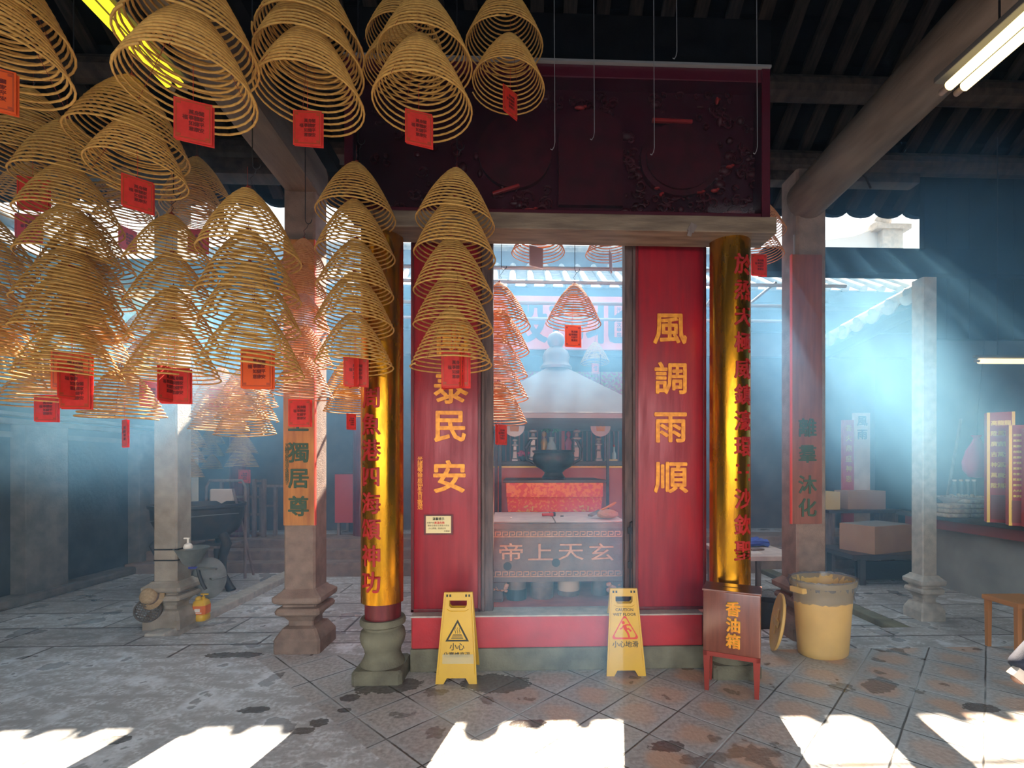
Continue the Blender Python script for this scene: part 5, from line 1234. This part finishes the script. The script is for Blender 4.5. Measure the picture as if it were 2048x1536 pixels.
# left sidelit red cloth table in rear hall
q0, q1 = atY(688, 948, 8.0), atY(728, 1030, 8.0)
t = thing('cloth_table', 'small table with red cloth in the dim rear hall, left', 'table', ((q0.x + q1.x) / 2 + .1, 8.0, .388)); hh = q0.z - .388
MB().box((0, 0, hh), (.62, .5, .03)).build('tabletop', M['countertop'], t); MB().box((0, -.255, hh / 2 + .1), (.62, .012, hh - .2)).build('cloth', M['cloth_red2'], t)
for s in (-1, 1):
    for s2 in (-1, 1): MB().box((s * .27, s2 * .2, hh / 2), (.04, .04, hh)).build('leg', M['greywood'], t)

# ------------------------------------------------------------------ right side
# work bench with blue tarp seen between right column and right pillar
q0, q1 = atY(1490, 1098, 5.2), atY(1556, 1112, 5.2); t = thing('work_bench', 'low pale bench with papers between right gate column and right pillar', 'bench', ((q0.x + q1.x) / 2, 5.5, -.06)); hh = q1.z + .06
MB().box((0, 0, hh), (.75, .9, .05), bev=.006).build('top', M['cloth_pale'], t)
for s in (-1, 1):
    for s2 in (-1, 1): MB().box((s * .3, s2 * .38, hh / 2), (.05, .05, hh)).build('leg', M['greywood'], t)
mb = MB().box((0, 0, .03), (.5, .3, .06)); bmesh.ops.subdivide_edges(mb.bm, edges=mb.bm.edges[:], cuts=6, use_grid_fill=True)
rd = random.Random(8)
for v in mb.bm.verts: v.co += Vector((rd.uniform(-.02, .02), rd.uniform(-.02, .02), rd.uniform(-.012, .015)))
bz = t.location.z + hh + .025
o = mb.build('crumpled_tarp', M['bluecloth'], loc=(t.location.x + .05, 5.75, bz + .012)); tag(o, 'crumpled blue tarp on the low pale bench', 'tarp')
o = MB().box((0, 0, .01), (.16, .08, .02), rz=.3).build('pliers', M['greywood'], loc=(t.location.x + .05, 5.42, bz)); tag(o, 'small dark tool lying on the low pale bench', 'tool')
o = MB().box((0, 0, .004), (.22, .12, .008), rz=-.1).build('paper_sheet', M['white'], loc=(t.location.x - .1, 5.25, bz)); tag(o, 'pale paper sheet at the front of the low pale bench', 'paper')
# dark pail behind the donation box
q = atY(1536, 1225, 4.5); t = thing('dark_pail', 'dark pail behind the donation box', 'pail', (q.x, 4.5, -.06)); MB().lathe([(.085, 0), (.105, .28), (.112, .29), (.10, .285), (.08, .02)], (0, 0, 0), 26).build('pail_body', M['bucket_bk'], t, smooth=40)
MB().tube([(.105 * math.cos(a * PI / 10), 0, .28 + .10 * math.sin(a * PI / 10)) for a in range(11)], .004, 6).build('handle', M['steel'], t)
# cardboard box on a low bench
q0, q1 = atY(1720, 1053, 5.9), atY(1790, 1108, 5.9)
t = thing('low_bench', 'dark low bench carrying the cardboard box by the right corridor', 'bench', (q1.x - .12, 6.25, 0)); hh = q1.z
MB().box((.3, 0, hh - .03), (1.5, .8, .06), bev=.006).build('seat', M['countertop'], t)
for s in (-.3, .95):
    for s2 in (-1, 1): MB().box((s, s2 * .33, (hh - .06) / 2), (.07, .07, hh - .06)).build('leg', M['countertop'], t)
MB().box((.3, -.30, hh * .45), (1.3, .03, hh * .6)).build('panel', M['beam_dk'], t)
h2 = q0.z - hh
t2 = thing('cardboard_box', 'closed brown cardboard box on the dark low bench', 'box', (q1.x - .02, 6.2, hh), .35)
MB().box((0, 0, h2 / 2), (.75, .46, h2), bev=.004).build('carton', M['cardboard'], t2); MB().box((0, 0, h2 + .001), (.70, .44, .004)).build('flap', M['plaster'], t2)
# cartons beyond
q0, q1 = atY(1665, 985, 6.6), atY(1688, 1020, 6.6); hh = q1.z
t = thing('display_stand', 'dark display stand carrying yellow packets in the haze', 'stand', (q1.x + .3, 6.8, 0)); MB().box((0, 0, hh - .02), (1.1, .5, .04)).build('shelf', M['countertop'], t)
for s in (-.45, .45): MB().box((s, 0, hh / 2), (.05, .4, hh)).build('leg', M['greywood'], t)
o = MB().box((0, 0, .125), (.20, .3, .25), bev=.003).build('packet_box', M['paper_y'], loc=(q1.x - .12, 6.8, hh)); tag(o, 'box of yellow paper packets on the display stand', 'box')
o = MB().box((0, 0, .13), (.55, .3, .26), bev=.003).build('carton', M['cardboard'], loc=(q1.x + .40, 6.85, hh)); tag(o, 'brown carton beside the yellow packets on the display stand', 'box')
for pxl, pxr, pyt, pyb, mm, lab, wr in ((1684, 1706, 840, 972, 'gift', 'red tablet with gold characters, hazy on the right', '香火鼎盛神恩'), (1706, 1738, 826, 972, 'cloth_pale', 'pale tablet with faint characters beside the red tablet', '風雨')):
    q0, q1 = atY(pxl, pyt, 7.0), atY(pxr, pyb, 7.0); t = thing('standing_tablet', lab, 'tablet', ((q0.x + q1.x) / 2, 7.0, .26)); hh = q0.z - .26
    MB().box((0, 0, hh / 2), (q1.x - q0.x, .05, hh), bev=.004).build('slab', M[mm], t)
    n = len(wr); me = column_text(wr, .10 if n > 3 else .16, .15 if n > 3 else .2, .002, .02); put('inscription', me, M['giftgold'] if n > 3 else M['dkblue_ink'], t, loc=(0, -.028, hh - .12))
# counter
ctop = .90; cx0, cxY0, cxY1 = 5.13, 3.6, 6.15
t = thing('shop_counter', 'long grey shop counter with dark top at the right', 'counter', (cx0, 3.0, 0))
MB().span((cx0 + .04, 2.6, 0), (X1 - .25, cxY1, ctop - .17)).build('body', M['plaster'], t, world=True)
MB().span((cx0 - .10, 2.58, ctop - .17), (X1 - .25, cxY1 + .02, ctop - .05)).build('trim_band', M['counterred'], t, world=True)
MB().span((cx0 - .19, 2.55, ctop - .05), (X1 - .25, cxY1 + .06, ctop), bev=.006).build('worktop', M['countertop'], t, world=True)
def on_counter(px_, py_): return atZ(px_, py_, ctop)
p = on_counter(1938, 1036); bx, by = p.x - .10, p.y + .1
k = 0
for i in range(4):
    for j in range(2):
        if i == 3 and j == 0: continue
        t = MB().box((0, 0, .026), (.25, .24, .05), bev=.018).build('paper_bundle', M['bundle'], loc=(bx + .25 * j + rd.uniform(-.01, .01), by + .02 + rd.uniform(-.01, .01), ctop + .052 * i), rot=(0, 0, rd.uniform(-.08, .08)))
        tag(t, f"{['bottom', 'second', 'third', 'top'][i]} wrapped paper bundle of the {'left' if j == 0 else 'right'} counter pile", 'bundle', 'paper bundles on the counter'); k += 1
p = atY(1930, 995, 5.6); t = thing('shallow_basket', 'shallow basket of small goods behind the paper bundles', 'basket', (p.x, 5.6, ctop + .12))
MB().lathe([(.18, 0), (.26, .08), (.275, .10), (.25, .09), (.0, .02)], (0, 0, 0), 30, cap=False).build('basket_body', M['cloth_pale'], t, smooth=40)
MB().box((0, 0, -.06), (.24, .24, .12)).build('stand_block', M['countertop'], t)
mb = MB()
for _ in range(60): mb.ball((rd.uniform(-.16, .16), rd.uniform(-.16, .16), .08 + rd.uniform(0, .04)), .022, (1, 1, .7), 1)
mb.build('small_goods', M['bundle'], t)['kind'] = 'stuff'
for i, px_ in enumerate((1909, 1922, 1935, 1948)):
    p = atY(px_, 975, 5.95); t = thing('storage_jar', f"{['leftmost', 'second', 'third', 'rightmost'][i]} dark jar with pale lid behind the basket", 'jar', (p.x, 5.95, ctop), 0, 'jars on the counter')
    hj = atY(px_, 962, 5.95).z - ctop
    MB().lathe([(.024, 0), (.026, .01), (.026, hj - .03), (.02, hj)], (0, 0, 0), 16).build('jar_body', M['glassjar'], t, smooth=40); MB().lathe([(.022, hj - .005), (.022, hj + .02)], (0, 0, 0), 16).build('lid', M['white'], t, smooth=40)
def gift(pxl, pxr, pyt, pyb, Y, lab, rows, cols):
    q0, q1 = atY(pxl, pyt, Y), atY(pxr, pyb, Y); w = (q1.x - q0.x) * .82; hh = q0.z - ctop
    t = thing('incense_box', lab, 'box', ((q0.x + q1.x) / 2, Y, ctop), -.6, 'tall red and gold boxes on the counter')
    MB().box((0, .06, hh / 2), (w, .12, hh), bev=.004).build('carton', M['gift'], t)
    MB().box((-w / 2 + .012, -.002, hh / 2), (.024, .006, hh)).box((w / 2 - .012, -.002, hh / 2), (.024, .006, hh)).build('gold_edge', M['giftgold'], t)
    mb = MB()
    for c_ in range(cols):
        txt = ''.join(rd.choice('財源廣進萬事勝意步步高陞龍馬精神大吉利市') for _ in range(rows))
        sz = (w - .06) / cols
        mb.mesh(column_text(txt, sz * 1.05, hh * .66 / rows, .001, .03), Matrix.Translation((-w / 2 + .03 + sz * (c_ + .5), -.004, hh * .92 - .02)))
    mb.build('gold_characters', M['giftgold'], t)
    MB().box((0, -.003, hh * .14), (w * .72, .004, hh * .22)).build('seal_patch', M['counterred'], t)
gift(1977, 2026, 824, 1012, 4.85, 'taller red box with three gold character columns on the counter', 7, 3)
gift(2020, 2052, 850, 1030, 4.60, 'shorter red box with gold characters at the right picture edge', 12, 3)
gift(2053, 2085, 856, 1035, 4.45, 'red and gold box just beyond the picture edge', 12, 3)
o = MB().box((0, 0, .03), (.34, .2, .06), bev=.01).box((-.08, 0, .09), (.14, .14, .07), bev=.01).build('dark_case', M['countertop'], loc=(on_counter(1990, 1030).x - .02, on_counter(1990, 1030).y, ctop)); tag(o, 'small dark case beside the paper bundles', 'case')
p = atY(1954, 913, 5.2); t = thing('plastic_bag', 'pink plastic bag hanging left of the tall red box', 'bag', tuple(p))
mb = MB().lathe([(.0, -.24), (.09, -.225), (.15, -.15), (.155, -.06), (.11, .06), (.06, .15), (.025, .20), (.05, .235)], (0, 0, 0), 26, cap=False, sy=.6)
for v in mb.bm.verts: v.co += Vector((rd.uniform(-.012, .012), rd.uniform(-.01, .01), 0))
mb.build('bag_body', M['bagpink'], t, smooth=60)
MB().tube([(0, 0, .20), (.01, 0, .5), (.03, -.2, 2.75)], .003, 5).build('string', M['wire'], t)
a, b = on_counter(1890, 1022), atY(1922, 838, 5.7); a.z -= .02
o = MB().tube([(a.x, a.y, ctop + .01), b], [.018, .016], 10).build('bamboo_pole', M['greywood']); tag(o, 'pale pole leaning from the counter end up into the haze', 'pole')

# ------------------------------------------------------------------ tube lamps
def tube_lamp(a, b, n, m, label, hang=None):
    a, b = Vector(a), Vector(b); d = (b - a).normalized(); side = d.cross(UP).normalized(); c = (a + b) / 2
    t = thing('tube_lamp', label, 'lamp', tuple(c))
    for i in range(n):
        o_ = side * (.034 * (i - (n - 1) / 2) * 2)
        MB().tube([a - c + o_, b - c + o_], (.021 if n > 1 else .024), 12).build('tube', m, t, smooth=40)
        for e_, s_ in ((a, -1), (b, 1)): MB().tube([e_ - c + o_, e_ - c + o_ + d * .04 * s_], .014, 10).build('tube_cap', M['greywood'], t, smooth=40)
    mb = MB(); L2 = (b - a).length; ang_ = math.atan2(d.y, d.x)
    mb.box((0, 0, .042), (L2 + .10, .12 if n > 1 else .03, .025), rz=ang_, bev=.005).build('fixture', M['fixture'], t)
    mb = MB()
    for f_ in (-.35, .35):
        q = c + d * L2 * f_; mb.tube([q - c + Vector((0, 0, .06)), q - c + Vector((0, 0, max(.3, roofz(min(q.y, 5.0)) - q.z)))], .004, 5)
    mb.build('hanging_wire', M['wire'], t)
    return t
e = atY(1914, 172, 2.0); tube_lamp((e.x, e.y, e.z), (e.x + .02, e.y - 1.2, e.z + .03), 2, M['tube_w'], 'double warm white tube lamp at the upper right')
e = atY(348, 168, 2.75); tube_lamp((e.x, e.y, e.z), (e.x - .05, e.y - 1.2, e.z + .03), 2, M['tube_y'], 'double yellow tube lamp slanting at the upper left')
e = atY(1958, 722, 4.45); tube_lamp((e.x, e.y, e.z), (e.x + 1.2, e.y, e.z), 1, M['tube_w'], 'single tube lamp above the shop counter')
e = atY(28, 549, 4.9); e2 = atY(90, 549, 4.9); tube_lamp((e.x, e.y, e.z), (e2.x, e2.y, e2.z), 1, M['tube_y'], 'short yellow tube lamp far left behind the coils')
# ------------------------------------------------------------------ incense smoke
def smoke(name, a, b, dens, col, label, g=.12):
    m, t, out = nt(name); N = t.nodes.new
    v = N('ShaderNodeVolumeScatter'); v.inputs['Color'].default_value = (*col, 1); v.inputs['Density'].default_value = dens; v.inputs['Anisotropy'].default_value = g
    t.links.new(v.outputs[0], out.inputs['Volume'])
    o = MB().span(a, b).build('smoke_haze', m); o['kind'] = 'stuff'; tag(o, label, 'smoke'); return o
smoke('courtyard_smoke', (X0 + .2, 4.05, -.2), (X1 - .02, 8.3, 4.05), .065, (.26, .58, .95), 'pale blue incense smoke filling the courtyard')
smoke('hall_smoke', (X0 + .2, .9, -.2), (X1 - .02, 4.04, 4.0), .005, (.36, .64, .95), 'thin incense smoke drifting through the hall')
def plume(c, r, dens, label, seed, thr=.42, ns=2.0):
    m, t, out = nt('smoke_plume'); N = t.nodes.new; L = t.links.new
    tc = N('ShaderNodeTexCoord')
    ln = N('ShaderNodeVectorMath'); ln.operation = 'LENGTH'; L(tc.outputs['Object'], ln.inputs[0])
    fall = N('ShaderNodeMapRange'); fall.interpolation_type = 'SMOOTHSTEP'; fall.inputs['From Min'].default_value = 1.0; fall.inputs['From Max'].default_value = .45
    L(ln.outputs['Value'], fall.inputs['Value'])
    mp = N('ShaderNodeMapping'); mp.inputs['Location'].default_value = (seed, seed * 2, 0); mp.inputs['Scale'].default_value = (r[0], r[1], r[2] * .7); L(tc.outputs['Object'], mp.inputs['Vector'])
    n = N('ShaderNodeTexNoise'); n.inputs['Scale'].default_value = ns; n.inputs['Detail'].default_value = 4; n.inputs['Distortion'].default_value = .6; L(mp.outputs['Vector'], n.inputs['Vector'])
    mr = N('ShaderNodeMapRange'); mr.inputs['From Min'].default_value = thr - .1; mr.inputs['From Max'].default_value = thr + .25; L(n.outputs['Fac'], mr.inputs['Value'])
    mu = N('ShaderNodeMath'); mu.operation = 'MULTIPLY'; L(fall.outputs['Result'], mu.inputs[0]); L(mr.outputs['Result'], mu.inputs[1])
    m2 = N('ShaderNodeMath'); m2.operation = 'MULTIPLY'; L(mu.outputs[0], m2.inputs[0]); m2.inputs[1].default_value = dens
    v = N('ShaderNodeVolumeScatter'); v.inputs['Color'].default_value = (.20, .52, .93, 1); v.inputs['Anisotropy'].default_value = .1
    L(m2.outputs[0], v.inputs['Density']); L(v.outputs[0], out.inputs['Volume'])
    o = MB().ball((0, 0, 0), 1.0, (1, 1, 1), 3).build('smoke_plume', m, loc=c); o.scale = r; o['kind'] = 'stuff'; tag(o, label, 'smoke')
plume(tuple(atY(1735, 760, 5.4)), (1.5, 1.0, 1.7), .17, 'thick pale blue smoke plume right of the right inscribed pillar', 3.1)
plume(tuple(atY(1110, 700, 5.2)), (1.3, .7, 1.0), .30, 'smoke rising before the altar canopy', 7.7)
plume((3.35, 3.75, 2.55), (1.7, 1.15, 1.7), .34, 'thin smoke with slanting light shafts before the right transom', 5.3, .28)
plume((-2.9, 3.7, 2.5), (1.7, 1.0, 1.5), .30, 'thin smoke with slanting light shafts among the left coils', 9.3, .30)
plume((.45, 2.95, .75), (.9, .7, .8), .10, 'faint smoke lit by the doorway sunbeam before the door step', 2.2, .28)
plume(tuple(atY(250, 610, 4.4)), (1.1, .8, .8), .45, 'pale smoke curling among the left coils', 12.4)

plume(tuple(atD(262, 598, 3.3)), (.17, .15, .22), 9, 'small bright smoke wisp among the left coils', 4.4, .50, 9)
plume(tuple(atD(612, 620, 3.3)), (.15, .12, .22), 7, 'small smoke wisp before the left inscribed pillar', 6.1, .50, 9)
plume(tuple(atD(1008, 730, 3.9)), (.16, .12, .24), 5, 'small smoke wisp at the left edge of the doorway', 8.3, .50, 9)
